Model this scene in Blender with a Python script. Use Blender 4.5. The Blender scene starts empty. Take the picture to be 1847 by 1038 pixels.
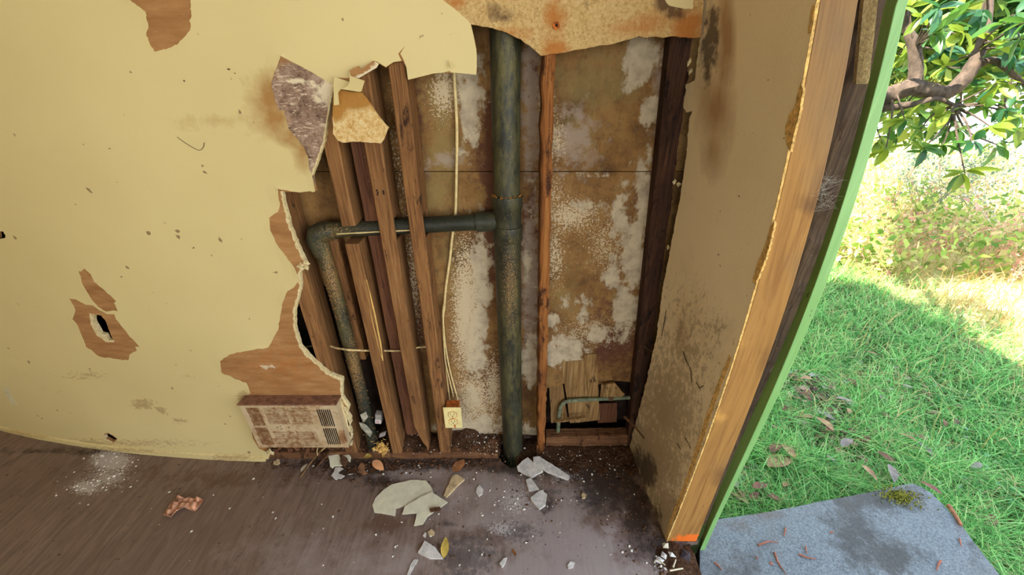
import bpy, bmesh, math, random
import numpy as np
from mathutils import Vector, Matrix
from mathutils.geometry import delaunay_2d_cdt

random.seed(7)
rng = np.random.default_rng(7)
SC = bpy.context.scene
COL = SC.collection

# ---------------------------------------------------------------- camera
F, PITCH, H = 690.0, math.radians(28.9), 1.43
cp, sp = math.cos(PITCH), math.sin(PITCH)
cam_d = bpy.data.cameras.new('camera')
cam = bpy.data.objects.new('camera', cam_d)
COL.objects.link(cam)
cam_d.sensor_fit = 'HORIZONTAL'
cam_d.sensor_width = 36.0
cam_d.lens = F * 36.0 / 1847.0
cam_d.clip_start = 0.05
cam_d.clip_end = 200
cam.location = (0, 0, H)
cam.rotation_euler = (math.radians(90) - PITCH, 0, 0)
SC.camera = cam

# ---------------------------------------------------------------- light
SC.view_settings.view_transform = 'Standard'
SC.view_settings.look = 'None'
SC.view_settings.gamma = 1.0
SC.view_settings.use_curve_mapping = False
SC.view_settings.exposure = EXPOSURE = 0.0
SC.cycles.use_denoising = True
SC.cycles.max_bounces = 8
SC.cycles.diffuse_bounces = 5
SC.cycles.transparent_max_bounces = 8

SKY = 4.0
world = bpy.data.worlds.new('sky')
SC.world = world
world.use_nodes = True
wn = world.node_tree
wn.nodes.clear()
w_out = wn.nodes.new('ShaderNodeOutputWorld')
w_bg = wn.nodes.new('ShaderNodeBackground')
w_tc = wn.nodes.new('ShaderNodeTexCoord')
w_sep = wn.nodes.new('ShaderNodeSeparateXYZ')
w_rmp = wn.nodes.new('ShaderNodeValToRGB')
w_rmp.color_ramp.elements[0].position = 0.0
w_rmp.color_ramp.elements[0].color = (0.98, 0.98, 1.0, 1)
w_rmp.color_ramp.elements[1].position = 0.9
w_rmp.color_ramp.elements[1].color = (0.50, 0.70, 1.0, 1)
wn.links.new(w_tc.outputs['Generated'], w_sep.inputs[0])
wn.links.new(w_sep.outputs['Z'], w_rmp.inputs[0])
wn.links.new(w_rmp.outputs[0], w_bg.inputs['Color'])
w_bg.inputs['Strength'].default_value = SKY
wn.links.new(w_bg.outputs[0], w_out.inputs[0])

sun_d = bpy.data.lights.new('sun', 'SUN')
sun_d.energy = 25.0
sun_d.angle = math.radians(0.6)
sun_d.color = (1.0, 0.93, 0.80)
sun = bpy.data.objects.new('sun', sun_d)
COL.objects.link(sun)
sun.rotation_euler = Vector((2.1, 0.525, -2.7)).to_track_quat('-Z', 'Y').to_euler()

# added fill lamp behind the camera, in front of the unseen opening in wall_front
fill_lamp_d = bpy.data.lights.new('fill_light', 'AREA')
fill_lamp_d.shape = 'RECTANGLE'
fill_lamp_d.size, fill_lamp_d.size_y = 1.1, 1.5
fill_lamp_d.energy = 14
fill_lamp_d.color = (1.0, 0.91, 0.76)
win = bpy.data.objects.new('fill_light', fill_lamp_d)
COL.objects.link(win)
win.location = (-0.45, -2.45, 1.45)
win.rotation_euler = Vector((0.1, 1, -0.08)).to_track_quat('-Z', 'Y').to_euler()

# ---------------------------------------------------------------- camera maths (pixels of the 1847 x 1038 photograph -> rays)
def ray(x, y):
    u, v = (x - 923.5) / F, (y - 519.0) / F
    return np.array((u, cp - v * sp, -sp - v * cp))
def on_y(x, y, Y):
    d = ray(x, y); t = Y / d[1]
    return np.array((d[0] * t, Y, H + d[2] * t))
def on_z(x, y, Z):
    d = ray(x, y); t = (Z - H) / d[2]
    return np.array((d[0] * t, d[1] * t, Z))
def to_px(P):
    P = np.asarray(P, float)
    X, Y, Z = P[..., 0], P[..., 1], P[..., 2] - H
    dep = np.maximum(Y * cp - Z * sp, 0.05)
    return 923.5 + F * X / dep, 519.0 - F * (Y * sp + Z * cp) / dep

# the back wall bows gently away from the room towards the left
YW = 1.066
def yw(X):
    t = np.maximum(-0.9 - np.asarray(X, float), 0)
    t2 = np.minimum(t, 1.6)
    return YW + 0.0768 * t2 ** 2 + (t - t2) * 0.2
def wall_px(x, y):
    Y = YW
    for _ in range(12):
        p = on_y(x, y, Y); Y = float(yw(p[0]))
    return (p[0], p[2])
def wall3(a, b, off):
    return np.stack([a, yw(a) - off, b], -1)
# the right wall, its post and its trim lean in towards the top
def fit(tab, deg=3):
    t = np.array(tab); c = np.polyfit(t[:, 0], t[:, 1], deg)
    hi, lo = t[:, 0].max(), t[:, 0].min()
    return lambda z: np.polyval(c, np.clip(z, lo, hi))
x_face = fit([(0, .541), (.25, .549), (.495, .553), (.82, .547), (1.02, .537), (1.2, .526), (1.3, .515), (1.407, .501), (1.535, .477)])
x_post = fit([(0, .65), (.38, .644), (.68, .641), (1.02, .624), (1.2, .605), (1.32, .589), (1.45, .568), (1.535, .543)])
x_trim = fit([(0, .69), (.31, .692), (.6, .702), (.89, .703), (1.046, .690), (1.21, .676), (1.32, .667), (1.407, .654), (1.48, .638), (1.535, .617)])
x_back = fit([(q[2], q[0]) for q in (on_y(a, b, 1.082) for a, b in ((1270, 0), (1263, 65), (1254, 145), (1243, 215), (1238, 280), (1228, 350), (1203, 480), (1185, 604), (1165, 692), (1149, 754)))] + [(0, .522)])
def xw(y, z):
    f = x_face(z); return f + (x_back(z) - f) * np.clip((y - .744) / .338, 0, 1.3)
def rwall_px(x, y):
    X = .5
    d = ray(x, y)
    for _ in range(30):
        t = X / d[0]; z = H + d[2] * t; X = .5 * X + .5 * float(xw(d[1] * t, z))
    return (min(d[1] * t, 1.127), z)
def rwall3(a, b, off):
    return np.stack([xw(a, b) - off, a, b], -1)
def flat3(z):
    return lambda a, b, off: np.stack([a, b, np.full_like(a, z) + off], -1)

# ---------------------------------------------------------------- mesh helpers
class MB:
    def __init__(s): s.v = []; s.f = []; s.a = {}; s.smooth = False
    def add(s, vs, fs):
        o = len(s.v); s.v += [tuple(map(float, p)) for p in vs]; s.f += [tuple(i + o for i in f) for f in fs]; return s
    def box(s, x0, x1, y0, y1, z0, z1, jit=0.0):
        vs = [(x, y, z) for z in (z0, z1) for y in (y0, y1) for x in (x0, x1)]
        if jit: vs = [tuple(c + random.uniform(-jit, jit) for c in p) for p in vs]
        return s.add(vs, [(0, 2, 3, 1), (4, 5, 7, 6), (0, 1, 5, 4), (2, 6, 7, 3), (0, 4, 6, 2), (1, 3, 7, 5)])
    def obox(s, c, ax, ay, az):
        c, ax, ay, az = map(np.asarray, (c, ax, ay, az))
        vs = [c + i * ax + j * ay + k * az for k in (-1, 1) for j in (-1, 1) for i in (-1, 1)]
        return s.add(vs, [(0, 2, 3, 1), (4, 5, 7, 6), (0, 1, 5, 4), (2, 6, 7, 3), (0, 4, 6, 2), (1, 3, 7, 5)])
    def tube(s, pts, rad, n=10, caps=True, wob=0.0):
        pts = [np.asarray(p, float) for p in pts]
        rad = [rad] * len(pts) if np.isscalar(rad) else rad
        rings = []; up = None
        for i, p in enumerate(pts):
            t = pts[min(i + 1, len(pts) - 1)] - pts[max(i - 1, 0)]; t = t / (np.linalg.norm(t) + 1e-9)
            if up is None: up = np.array((0, 0, 1.0)) if abs(t[2]) < .9 else np.array((0, 1.0, 0))
            a = np.cross(t, up); a /= np.linalg.norm(a) + 1e-9; b = np.cross(a, t); up = b
            rings.append([p + rad[i] * (1 + random.uniform(-wob, wob)) * (math.cos(q) * a + math.sin(q) * b) for q in np.arange(n) * 2 * math.pi / n])
        o = len(s.v)
        for r in rings: s.v += [tuple(q) for q in r]
        for i in range(len(rings) - 1):
            for k in range(n):
                k2 = (k + 1) % n
                s.f.append((o + i * n + k, o + i * n + k2, o + (i + 1) * n + k2, o + (i + 1) * n + k))
        if caps:
            s.f.append(tuple(o + k for k in reversed(range(n))))
            s.f.append(tuple(o + (len(rings) - 1) * n + k for k in range(n)))
        s.smooth = True
        return s
    def sweep(s, secs):
        """closed cross-sections (lists of equal length) joined into one solid"""
        n = len(secs[0]); o = len(s.v)
        for r in secs: s.v += [tuple(map(float, q)) for q in r]
        for i in range(len(secs) - 1):
            for k in range(n):
                k2 = (k + 1) % n
                s.f.append((o + i * n + k, o + i * n + k2, o + (i + 1) * n + k2, o + (i + 1) * n + k))
        s.f.append(tuple(o + k for k in reversed(range(n))))
        s.f.append(tuple(o + (len(secs) - 1) * n + k for k in range(n)))
        return s
    def chunk(s, c, r, sq=(1, 1, 1), n=6):
        """an irregular little lump"""
        vs = []
        base = [(1, 0, 0), (-1, 0, 0), (0, 1, 0), (0, -1, 0), (0, 0, 1), (0, 0, -1)]
        R = Matrix.Rotation(random.uniform(0, 6.28), 3, 'Z') @ Matrix.Rotation(random.uniform(-.5, .5), 3, 'X')
        for b in base:
            q = R @ Vector([b[i] * r * sq[i] * random.uniform(.6, 1.3) for i in range(3)])
            vs.append((c[0] + q.x, c[1] + q.y, c[2] + q.z))
        return s.add(vs, [(0, 2, 4), (2, 1, 4), (1, 3, 4), (3, 0, 4), (2, 0, 5), (1, 2, 5), (3, 1, 5), (0, 3, 5)])

ORG = {}
def world_of(o): return ORG.get(o.name, np.zeros(3))
def link(o, parent, org):
    COL.objects.link(o)
    ORG[o.name] = np.asarray(org, float)
    if parent is not None:
        o.parent = parent
        o.location = tuple(np.asarray(org) - world_of(parent))
    else:
        o.location = tuple(org)
def tag(o, label=None, cat=None, group=None, kind=None):
    if label: o['label'] = label
    if cat: o['category'] = cat
    if group: o['group'] = group
    if kind: o['kind'] = kind
    return o
def obj(name, mb, mat, parent=None, label=None, cat=None, group=None, kind=None, origin=None, bevel=0.0, attrs=None, solid=False):
    """ONE mesh object from world-space vertices"""
    v = np.array(mb.v, float)
    if origin is None:
        if parent is not None: origin = world_of(parent)
        else:
            lo, hi = v.min(0), v.max(0); origin = np.array(((lo[0] + hi[0]) / 2, (lo[1] + hi[1]) / 2, lo[2]))
    me = bpy.data.meshes.new(name)
    me.from_pydata((v - origin).tolist(), [], mb.f)
    me.update()
    for k, fn in (attrs or {}).items():
        at = me.attributes.new(k, 'FLOAT', 'POINT')
        at.data.foreach_set('value', np.asarray(fn(v), dtype=np.float32))
    for k, vals in mb.a.items():
        at = me.attributes.new(k, 'FLOAT', 'POINT')
        at.data.foreach_set('value', np.asarray(vals, dtype=np.float32))
    if mb.smooth:
        me.polygons.foreach_set('use_smooth', [True] * len(me.polygons))
        try: me.set_sharp_from_angle(angle=math.radians(40))
        except Exception: pass
    me.materials.append(mat)
    o = bpy.data.objects.new(name, me)
    link(o, parent, origin)
    if bevel:
        m = o.modifiers.new('edge', 'BEVEL'); m.width = bevel; m.segments = 2; m.limit_method = 'ANGLE'
    return tag(o, label, cat, group, kind)
def empty(name, loc, label=None, cat=None, group=None, kind=None, parent=None):
    o = bpy.data.objects.new(name, None); o.empty_display_size = .05
    link(o, parent, loc)
    return tag(o, label, cat, group, kind)
def fast(name, v, faces, mat, kind=None, parent=None, attrs=None, label=None, cat=None, smooth=False):
    """numpy mesh: faces is an (n, k) index array"""
    me = bpy.data.meshes.new(name)
    n, k = faces.shape
    org = world_of(parent) if parent is not None else np.zeros(3)
    me.vertices.add(len(v)); me.vertices.foreach_set('co', (v - org).astype(np.float32).ravel())
    me.loops.add(n * k); me.loops.foreach_set('vertex_index', faces.astype(np.int32).ravel())
    me.polygons.add(n); me.polygons.foreach_set('loop_start', np.arange(0, n * k, k, dtype=np.int32))
    try: me.polygons.foreach_set('loop_total', np.full(n, k, dtype=np.int32))
    except Exception: pass
    me.update(calc_edges=True)
    for key, vals in (attrs or {}).items():
        at = me.attributes.new(key, 'FLOAT', 'POINT'); at.data.foreach_set('value', np.asarray(vals, dtype=np.float32))
    if smooth: me.polygons.foreach_set('use_smooth', [True] * n)
    me.materials.append(mat)
    o = bpy.data.objects.new(name, me)
    link(o, parent, org)
    return tag(o, label, cat, None, kind)

def rag(poly, amp=1.2, step=5.0, seed=0, closed=False):
    """a polyline broken into short uneven steps, as torn paper is"""
    r = random.Random(seed); out = []
    n = len(poly); last = n if closed else n - 1
    for i in range(last):
        a, b = poly[i], poly[(i + 1) % n]
        L = math.hypot(b[0] - a[0], b[1] - a[1]); k = max(1, int(L / step))
        nx, ny = -(b[1] - a[1]) / (L + 1e-9), (b[0] - a[0]) / (L + 1e-9)
        out.append(tuple(a))
        for j in range(1, k):
            t = (j + r.uniform(-.3, .3)) / k; q = r.gauss(0, amp * .6)
            out.append((a[0] + (b[0] - a[0]) * t + nx * q, a[1] + (b[1] - a[1]) * t + ny * q))
    if not closed: out.append(tuple(poly[-1]))
    return out
def inside(pts, loop):
    pts = np.asarray(pts, float); L = np.asarray(loop, float)
    x, y = pts[:, 0], pts[:, 1]; c = np.zeros(len(pts), bool)
    x0, y0 = L[:, 0], L[:, 1]; x1, y1 = np.roll(x0, -1), np.roll(y0, -1)
    for i in range(len(L)):
        if y0[i] == y1[i]: continue
        m = ((y0[i] > y) != (y1[i] > y)) & (x < (x1[i] - x0[i]) * (y - y0[i]) / (y1[i] - y0[i]) + x0[i])
        c ^= m
    return c
def sheet(outer, holes, fmap, t, grid=.05, off=0.0, box=None, curl=None):
    """a sheet of thickness t with holes; outer, holes: loops of 2-D points on the surface fmap. Its face lies off + t in front of the surface"""
    def dense(lp):
        o = []
        for i in range(len(lp)):
            a, b = lp[i], lp[(i + 1) % len(lp)]; k = max(1, int(math.hypot(b[0] - a[0], b[1] - a[1]) / (grid * 2)))
            o += [(a[0] + (b[0] - a[0]) * j / k, a[1] + (b[1] - a[1]) * j / k) for j in range(k)]
        return o
    if grid: outer = dense(outer); holes = [dense(h) for h in holes]
    loops = [outer] + list(holes)
    pts, edges = [], []
    for lp in loops:
        o = len(pts); pts += [Vector(p) for p in lp]
        edges += [(o + i, o + (i + 1) % len(lp)) for i in range(len(lp))]
    nb = len(pts)
    A = np.array(outer); lo, hi = A.min(0), A.max(0)
    if grid:
        gx, gy = np.meshgrid(np.arange(lo[0] + grid / 2, hi[0], grid), np.arange(lo[1] + grid / 2, hi[1], grid))
        g = np.stack([gx.ravel(), gy.ravel()], 1)
        g += rng.uniform(-grid * .15, grid * .15, g.shape)
        k = inside(g, outer)
        for h in holes: k &= ~inside(g, h)
        pts += [Vector(p) for p in g[k]]
    r = delaunay_2d_cdt(pts, edges, [], 0, 1e-6, True)
    V = np.array([tuple(p) for p in r[0]]); T = np.array([list(f)[:3] for f in r[2] if len(f) == 3])
    cen = V[T].mean(1)
    k = inside(cen, outer)
    for h in holes: k &= ~inside(cen, h)
    T = T[k]
    # orientation
    e1, e2 = V[T[:, 1]] - V[T[:, 0]], V[T[:, 2]] - V[T[:, 0]]
    neg = (e1[:, 0] * e2[:, 1] - e1[:, 1] * e2[:, 0]) < 0
    T[neg] = T[neg][:, ::-1]
    used = np.unique(T); remap = -np.ones(len(V), int); remap[used] = np.arange(len(used))
    V = V[used]; T = remap[T]
    cu = curl(V) if curl is not None else 0.0
    top = fmap(V[:, 0], V[:, 1], off + t + cu + 0 * V[:, 0]); bot = fmap(V[:, 0], V[:, 1], off + cu + 0 * V[:, 0])
    n = len(V)
    cnt = {}
    for a, b, c in T:
        for e in ((a, b), (b, c), (c, a)): cnt[e] = 1
    side = [(a, b) for (a, b) in cnt if (b, a) not in cnt]
    mb = MB()
    mb.v = [tuple(p) for p in top] + [tuple(p) for p in bot]
    mb.f = [tuple(f) for f in T] + [(c + n, b + n, a + n) for a, b, c in T] + [(a, a + n, b + n, b) for a, b in side]
    mb.edge_attr = None
    return mb
def W(poly): return [wall_px(*p) for p in poly]
def R(poly): return [rwall_px(*p) for p in poly]
def FL(poly, z=0.0): return [tuple(on_z(x, y, z)[:2]) for x, y in poly]
def blobs(lst, soft=.5):
    """a mask painted where a stain of its own shape lies: ellipses (px, py, rx, ry[, strength]) in the photograph's pixels"""
    def fn(v):
        x, y = to_px(v); m = np.zeros(len(v))
        for b in lst:
            s = b[4] if len(b) > 4 else 1.0
            d = np.sqrt(((x - b[0]) / b[2]) ** 2 + ((y - b[1]) / b[3]) ** 2)
            m = np.maximum(m, s * np.clip(1 - .5 * d, 0, 1))
        return m
    return fn

# ---------------------------------------------------------------- materials
def lin(c):
    return tuple(((x / 255) / 12.92 if x / 255 <= .04045 else ((x / 255 + .055) / 1.055) ** 2.4) for x in c[:3]) + (1,)
class Mat:
    def __init__(s, name):
        s.m = bpy.data.materials.new(name); s.m.use_nodes = True; s.t = s.m.node_tree
        s.t.nodes.clear()
        s.out = s.t.nodes.new('ShaderNodeOutputMaterial')
        s._pos = None
    def N(s, t): return s.t.nodes.new(t)
    def L(s, a, b): s.t.links.new(a, b)
    def put(s, sock, v):
        if isinstance(v, bpy.types.NodeSocket): s.L(v, sock)
        elif isinstance(v, tuple) and len(v) == 3 and sock.type == 'RGBA': sock.default_value = lin(v)
        else: sock.default_value = v
    def pos(s, coord='pos'):
        if coord == 'pos':
            if s._pos is None: s._pos = s.N('ShaderNodeNewGeometry').outputs['Position']
            return s._pos
        return s.N('ShaderNodeTexCoord').outputs['Object']
    def noise(s, scale, detail=4, rough=.6, stretch=(1, 1, 1), dist=0.0, coord='pos', shift=0.0):
        mp = s.N('ShaderNodeMapping'); s.L(coord if isinstance(coord, bpy.types.NodeSocket) else s.pos(coord), mp.inputs['Vector'])
        mp.inputs['Scale'].default_value = stretch; mp.inputs['Location'].default_value = (shift, shift * .7, shift * 1.3)
        n = s.N('ShaderNodeTexNoise'); s.L(mp.outputs[0], n.inputs['Vector'])
        n.inputs['Scale'].default_value = scale; n.inputs['Detail'].default_value = detail
        n.inputs['Roughness'].default_value = rough; n.inputs['Distortion'].default_value = dist
        return n.outputs[0]
    def ramp(s, fac, stops, mode='LINEAR'):
        n = s.N('ShaderNodeValToRGB'); s.put(n.inputs[0], fac); cr = n.color_ramp; cr.interpolation = mode
        while len(cr.elements) < len(stops): cr.elements.new(.5)
        for e, (p, c) in zip(cr.elements, stops): e.position = p; e.color = lin(c) if isinstance(c, tuple) else (c, c, c, 1)
        return n.outputs[0]
    def step(s, fac, lo, hi, a=0.0, b=1.0):
        n = s.N('ShaderNodeMapRange'); n.clamp = True; s.put(n.inputs[0], fac)
        for i, q in enumerate((lo, hi, a, b)): n.inputs[i + 1].default_value = q
        return n.outputs[0]
    def math(s, op, a, b=0.0, clamp=False):
        n = s.N('ShaderNodeMath'); n.operation = op; n.use_clamp = clamp; s.put(n.inputs[0], a); s.put(n.inputs[1], b); return n.outputs[0]
    def mix(s, fac, a, b, blend='MIX'):
        n = s.N('ShaderNodeMix'); n.data_type = 'RGBA'; n.blend_type = blend
        s.put(n.inputs[0], fac); s.put(n.inputs[6], a); s.put(n.inputs[7], b); return n.outputs[2]
    def attr(s, name):
        n = s.N('ShaderNodeAttribute'); n.attribute_name = name; return n.outputs['Fac']
    def rand(s): return s.N('ShaderNodeObjectInfo').outputs['Random']
    def mask(s, name, scale, amount=.9, width=.08, detail=6, stretch=(1, 1, 1), shift=0.0, rough=.65):
        """a painted mask broken up by noise into ragged edges"""
        nz = s.noise(scale, detail, rough, stretch, shift=shift)
        q = s.math('ADD', s.attr(name), s.math('MULTIPLY', s.math('SUBTRACT', nz, .5), amount))
        return s.step(q, .5 - width, .5 + width)
    def done(s, color, rough=.8, bump=None, bstr=.3, bdist=.01, spec=.3, metal=0.0, trans=None):
        b = s.N('ShaderNodeBsdfPrincipled')
        s.put(b.inputs['Base Color'], color); s.put(b.inputs['Roughness'], rough); s.put(b.inputs['Metallic'], metal)
        b.inputs['Specular IOR Level'].default_value = spec
        if bump is not None:
            k = s.N('ShaderNodeBump'); k.inputs['Strength'].default_value = bstr; k.inputs['Distance'].default_value = bdist
            s.put(k.inputs['Height'], bump); s.L(k.outputs[0], b.inputs['Normal'])
        sh = b.outputs[0]
        if trans is not None:
            tr = s.N('ShaderNodeBsdfTranslucent'); s.put(tr.inputs['Color'], trans)
            mx = s.N('ShaderNodeMixShader'); mx.inputs[0].default_value = .45
            s.L(sh, mx.inputs[1]); s.L(tr.outputs[0], mx.inputs[2]); sh = mx.outputs[0]
        s.L(sh, s.out.inputs[0]); return s.m

def plain(name, c, rough=.8, var=.18, scale=30, stretch=(1, 1, 1), bstr=.25, spec=.3, metal=0.0):
    m = Mat(name); nz = m.noise(scale, 5, .65, stretch)
    d = tuple(x * (1 - var) for x in c); l = tuple(min(255, x * (1 + var)) for x in c)
    return m.done(m.ramp(nz, [(.3, d), (.7, l)]), rough, nz, bstr, .004, spec, metal)
def wood(name, base, dark, light, knots=True, rot=0.0, along=(1, 1, .05), rotc=(60, 38, 24)):
    m = Mat(name)
    g = m.noise(95, 5, .6, along, 1.2); b = m.noise(9, 4, .6, (1, 1, .35))
    c = m.ramp(g, [(.3, dark), (.5, base), (.72, light)])
    c = m.mix(m.step(b, .42, .75, 0, .55), c, dark)
    f = m.noise(320, 3, .7, along)
    c = m.mix(m.step(f, .60, .75, 0, .5), c, dark)
    if rot:
        r = m.noise(26, 7, .75, (1, 1, .35), shift=3)
        c = m.mix(m.step(r, .62 - rot * .2, .70 - rot * .2), c, rotc)
    sp_ = m.noise(240, 2, .5, shift=9)
    c = m.mix(m.step(sp_, .74, .78, 0, .7), c, (210, 190, 150))
    return m.done(c, .82, g, .35, .004, .2)

# ---- materials of the house
def m_skin():
    m = Mat('cream_paint')
    big = m.noise(1.6, 3, .5); fine = m.noise(420, 2, .5); weave = m.noise(150, 3, .6)
    c = m.ramp(big, [(.3, (216, 197, 138)), (.7, (228, 210, 150))])
    st = m.mask('stain', 38, .55, .28, 7)
    c = m.mix(m.math('MULTIPLY', st, .85), c, (160, 108, 46))
    c = m.mix(m.math('MULTIPLY', m.mask('dirt', 60, 1.1, .12, 7, (1, 1, 1.8)), .55), c, (150, 108, 66))
    sp_ = m.noise(34, 2, .4, shift=5); c = m.mix(m.step(sp_, .745, .77, 0, .75), c, (110, 80, 48))
    return m.done(c, .55, m.math('ADD', weave, m.math('MULTIPLY', fine, .3)), .10, .002, .35)
M_SKIN = m_skin()
def m_board():
    m = Mat('torn_brown_paper')
    f = m.noise(26, 6, .6, (.35, 1, 1.6)); fib = m.noise(210, 3, .6, (.25, 1, 1.5))
    c = m.ramp(f, [(.3, (152, 106, 64)), (.55, (176, 130, 82)), (.75, (192, 148, 98))])
    c = m.mix(m.step(fib, .62, .74, 0, .35), c, (222, 184, 130))
    # mouldy torn paper
    mo = m.mask('mould', 40, .5, .12, 6)
    mc = m.ramp(m.noise(38, 7, .7), [(.32, (92, 72, 58)), (.5, (150, 122, 102)), (.62, (178, 152, 130))])
    st = m.noise(60, 6, .7, (.6, 1, 2.2), 1.5, shift=2)
    mc = m.mix(m.step(st, .55, .61), mc, (216, 196, 168))
    c = m.mix(mo, c, mc)
    # pale fuzzy backing of the torn sheet above the pipe
    ta = m.mask('tan', 30, .3, .12, 6)
    tc = m.ramp(m.noise(170, 5, .75), [(.3, (160, 124, 74)), (.5, (200, 168, 110)), (.7, (216, 190, 138))])
    c = m.mix(ta, c, tc)
    c = m.mix(m.math('MULTIPLY', m.mask('orange', 34, .7, .2, 7), .8), c, (176, 104, 40))
    c = m.mix(m.math('MULTIPLY', m.mask('dark', 40, .8, .16, 7), .85), c, (84, 60, 44))
    c = m.mix(m.mask('white', 60, .8, .08, 7), c, (228, 212, 178))
    return m.done(c, .95, m.math('ADD', f, fib), .35, .004, .1)
M_BOARD = m_board()
def m_gyp():
    m = Mat('gypsum')
    n = m.noise(120, 6, .7); c = m.ramp(n, [(.3, (196, 168, 112)), (.55, (232, 214, 164)), (.8, (244, 234, 200))])
    c = m.mix(m.step(m.noise(40, 4, .6, shift=3), .68, .74, 0, .7), c, (176, 112, 52))
    return m.done(c, .95, n, .6, .006, .1)
M_GYP = m_gyp()
M_GYPY = plain('yellowed_gypsum', (208, 166, 98), .95, .25, 120, bstr=.7)
def m_sheath():
    m = Mat('stained_sheathing')
    a = m.noise(7, 6, .65); b = m.noise(30, 7, .7); g = m.noise(60, 4, .6, (1, 1, .2), shift=4)
    c = m.ramp(a, [(.3, (88, 62, 34)), (.45, (126, 92, 50)), (.58, (148, 112, 64)), (.72, (138, 118, 76))])
    c = m.mix(m.step(b, .52, .70, 0, .65), c, (78, 52, 34))
    v_ = m.noise(150, 6, .75, (1, 1, .6), shift=11); c = m.mix(m.step(v_, .56, .68, 0, .6), c, (64, 42, 28))
    c = m.mix(m.step(g, .6, .75, 0, .3), c, (186, 140, 84))
    c = m.mix(m.math('MULTIPLY', m.mask('red', 26, 2.0, .16, 9, rough=.7), .8), c, (86, 48, 36))
    c = m.mix(m.math('MULTIPLY', m.mask('olive', 22, 2.0, .22, 9, rough=.7), .6), c, (140, 122, 74))
    c = m.mix(m.math('MULTIPLY', m.mask('grey', 30, 2.0, .2, 9, rough=.7), .75), c, (168, 150, 132))
    # remnants of white paint
    w = m.mask('white', 17, 2.5, .10, 12, (1, 1, .7), rough=.72)
    wc = m.ramp(m.noise(26, 5, .6, shift=8), [(.3, (160, 144, 120)), (.6, (200, 184, 152))])
    c = m.mix(w, c, wc)
    sp_ = m.mask('speck', 190, 2.0, .05, 4, rough=.7)
    c = m.mix(sp_, c, (202, 182, 146))
    k = m.noise(70, 4, .6, (1, 1, .5), 2.0, shift=6); c = m.mix(m.step(k, .70, .74, 0, .85), c, (46, 32, 24))
    return m.done(c, .8, m.math('ADD', b, m.math('MULTIPLY', w, 1.2)), .35, .004, .25)
M_SHEATH = m_sheath()
def m_floor():
    m = Mat('worn_plywood')
    g = m.noise(46, 6, .62, (1, .12, 1), 1.6); big = m.noise(2.2, 4, .6); mid = m.noise(11, 6, .65)
    c = m.ramp(g, [(.3, (104, 85, 74)), (.5, (126, 105, 93)), (.72, (144, 123, 110))])
    c = m.mix(m.step(big, .4, .7, 0, .45), c, (112, 92, 76))
    # scuffed grey film
    c = m.mix(m.math('MULTIPLY', m.mask('pale', 12, 1.7, .26, 10, rough=.7), .6), c, (172, 158, 152))
    c = m.mix(m.math('MULTIPLY', m.mask('brown', 18, 1.8, .16, 9, rough=.7), .6), c, (92, 62, 44))
    c = m.mix(m.math('MULTIPLY', m.mask('dark', 24, 2.0, .2, 10, rough=.7), .85), c, (44, 32, 26))
    c = m.mix(m.math('MULTIPLY', m.mask('grey', 60, 2.6, .16, 7, rough=.72), .6), c, (72, 66, 66))
    c = m.mix(m.math('MULTIPLY', m.mask('dust', 150, 1.7, .1, 5), .7), c, (206, 198, 192))
    w = m.noise(64, 3, .5, shift=7); c = m.mix(m.step(w, .70, .73, 0, .8), c, (58, 44, 36))
    w2 = m.noise(120, 2, .5, shift=12); c = m.mix(m.step(w2, .745, .765, 0, .8), c, (206, 194, 184))
    ro = m.step(mid, .3, .7, .42, .75)
    return m.done(c, ro, m.math('ADD', g, mid), .22, .004, .4)
M_FLOOR = m_floor()
def m_rwall():
    m = Mat('grimy_cream_wall')
    big = m.noise(3, 4, .6); fine = m.noise(160, 4, .6)
    c = m.ramp(big, [(.3, (228, 210, 168)), (.7, (238, 222, 182))])
    c = m.mix(m.math('MULTIPLY', m.mask('stain', 16, .6, .25, 6, (1, 1, .35)), .7), c, (142, 92, 34))
    c = m.mix(m.math('MULTIPLY', m.mask('pale', 14, .7, .2, 6, (1, 1, .4)), .6), c, (222, 202, 160))
    gr = m.mask('grime', 40, .8, .3, 7, (1, 1, .6)); c = m.mix(m.math('MULTIPLY', gr, .38), c, (120, 86, 44))
    g2 = m.mask('grime', 60, 2.4, .08, 8, (1, 1, .6), shift=4, rough=.72); c = m.mix(m.math('MULTIPLY', g2, .4), c, (96, 66, 34))
    c = m.mix(m.math('MULTIPLY', m.mask('dark', 46, .9, .12, 7), .85), c, (70, 58, 50))
    sp_ = m.noise(90, 3, .5, shift=4); c = m.mix(m.step(sp_, .715, .75, 0, .8), c, (92, 62, 34))
    return m.done(c, .7, fine, .15, .003, .25)
M_RWALL = m_rwall()

M_STUD_L = wood('aged_stud_wood', (140, 98, 58), (94, 63, 37), (162, 120, 76), rot=.1)
M_STUD_D = wood('dark_stud_wood', (134, 92, 54), (80, 54, 34), (166, 122, 72), rot=.3)
M_STUD_O = wood('orange_stud_wood', (150, 94, 46), (96, 56, 28), (180, 124, 66), rot=.45, rotc=(70, 42, 26))
M_STUD_B = wood('black_stud_wood', (66, 42, 28), (36, 24, 17), (94, 62, 40), rot=.4, rotc=(30, 20, 15))
M_BACKBOARD = wood('dusky_red_board', (108, 70, 48), (74, 47, 34), (130, 88, 58), rot=.15)
M_PLATE = wood('rotten_plate_wood', (122, 84, 54), (80, 53, 36), (148, 106, 70), rot=.4, along=(.05, 1, 1))
M_SHARD = wood('loose_board_wood', (150, 116, 70), (96, 70, 42), (184, 152, 100), rot=.2)
M_DARKB = plain('black_backing', (44, 32, 24), .95, .4, 20)

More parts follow.
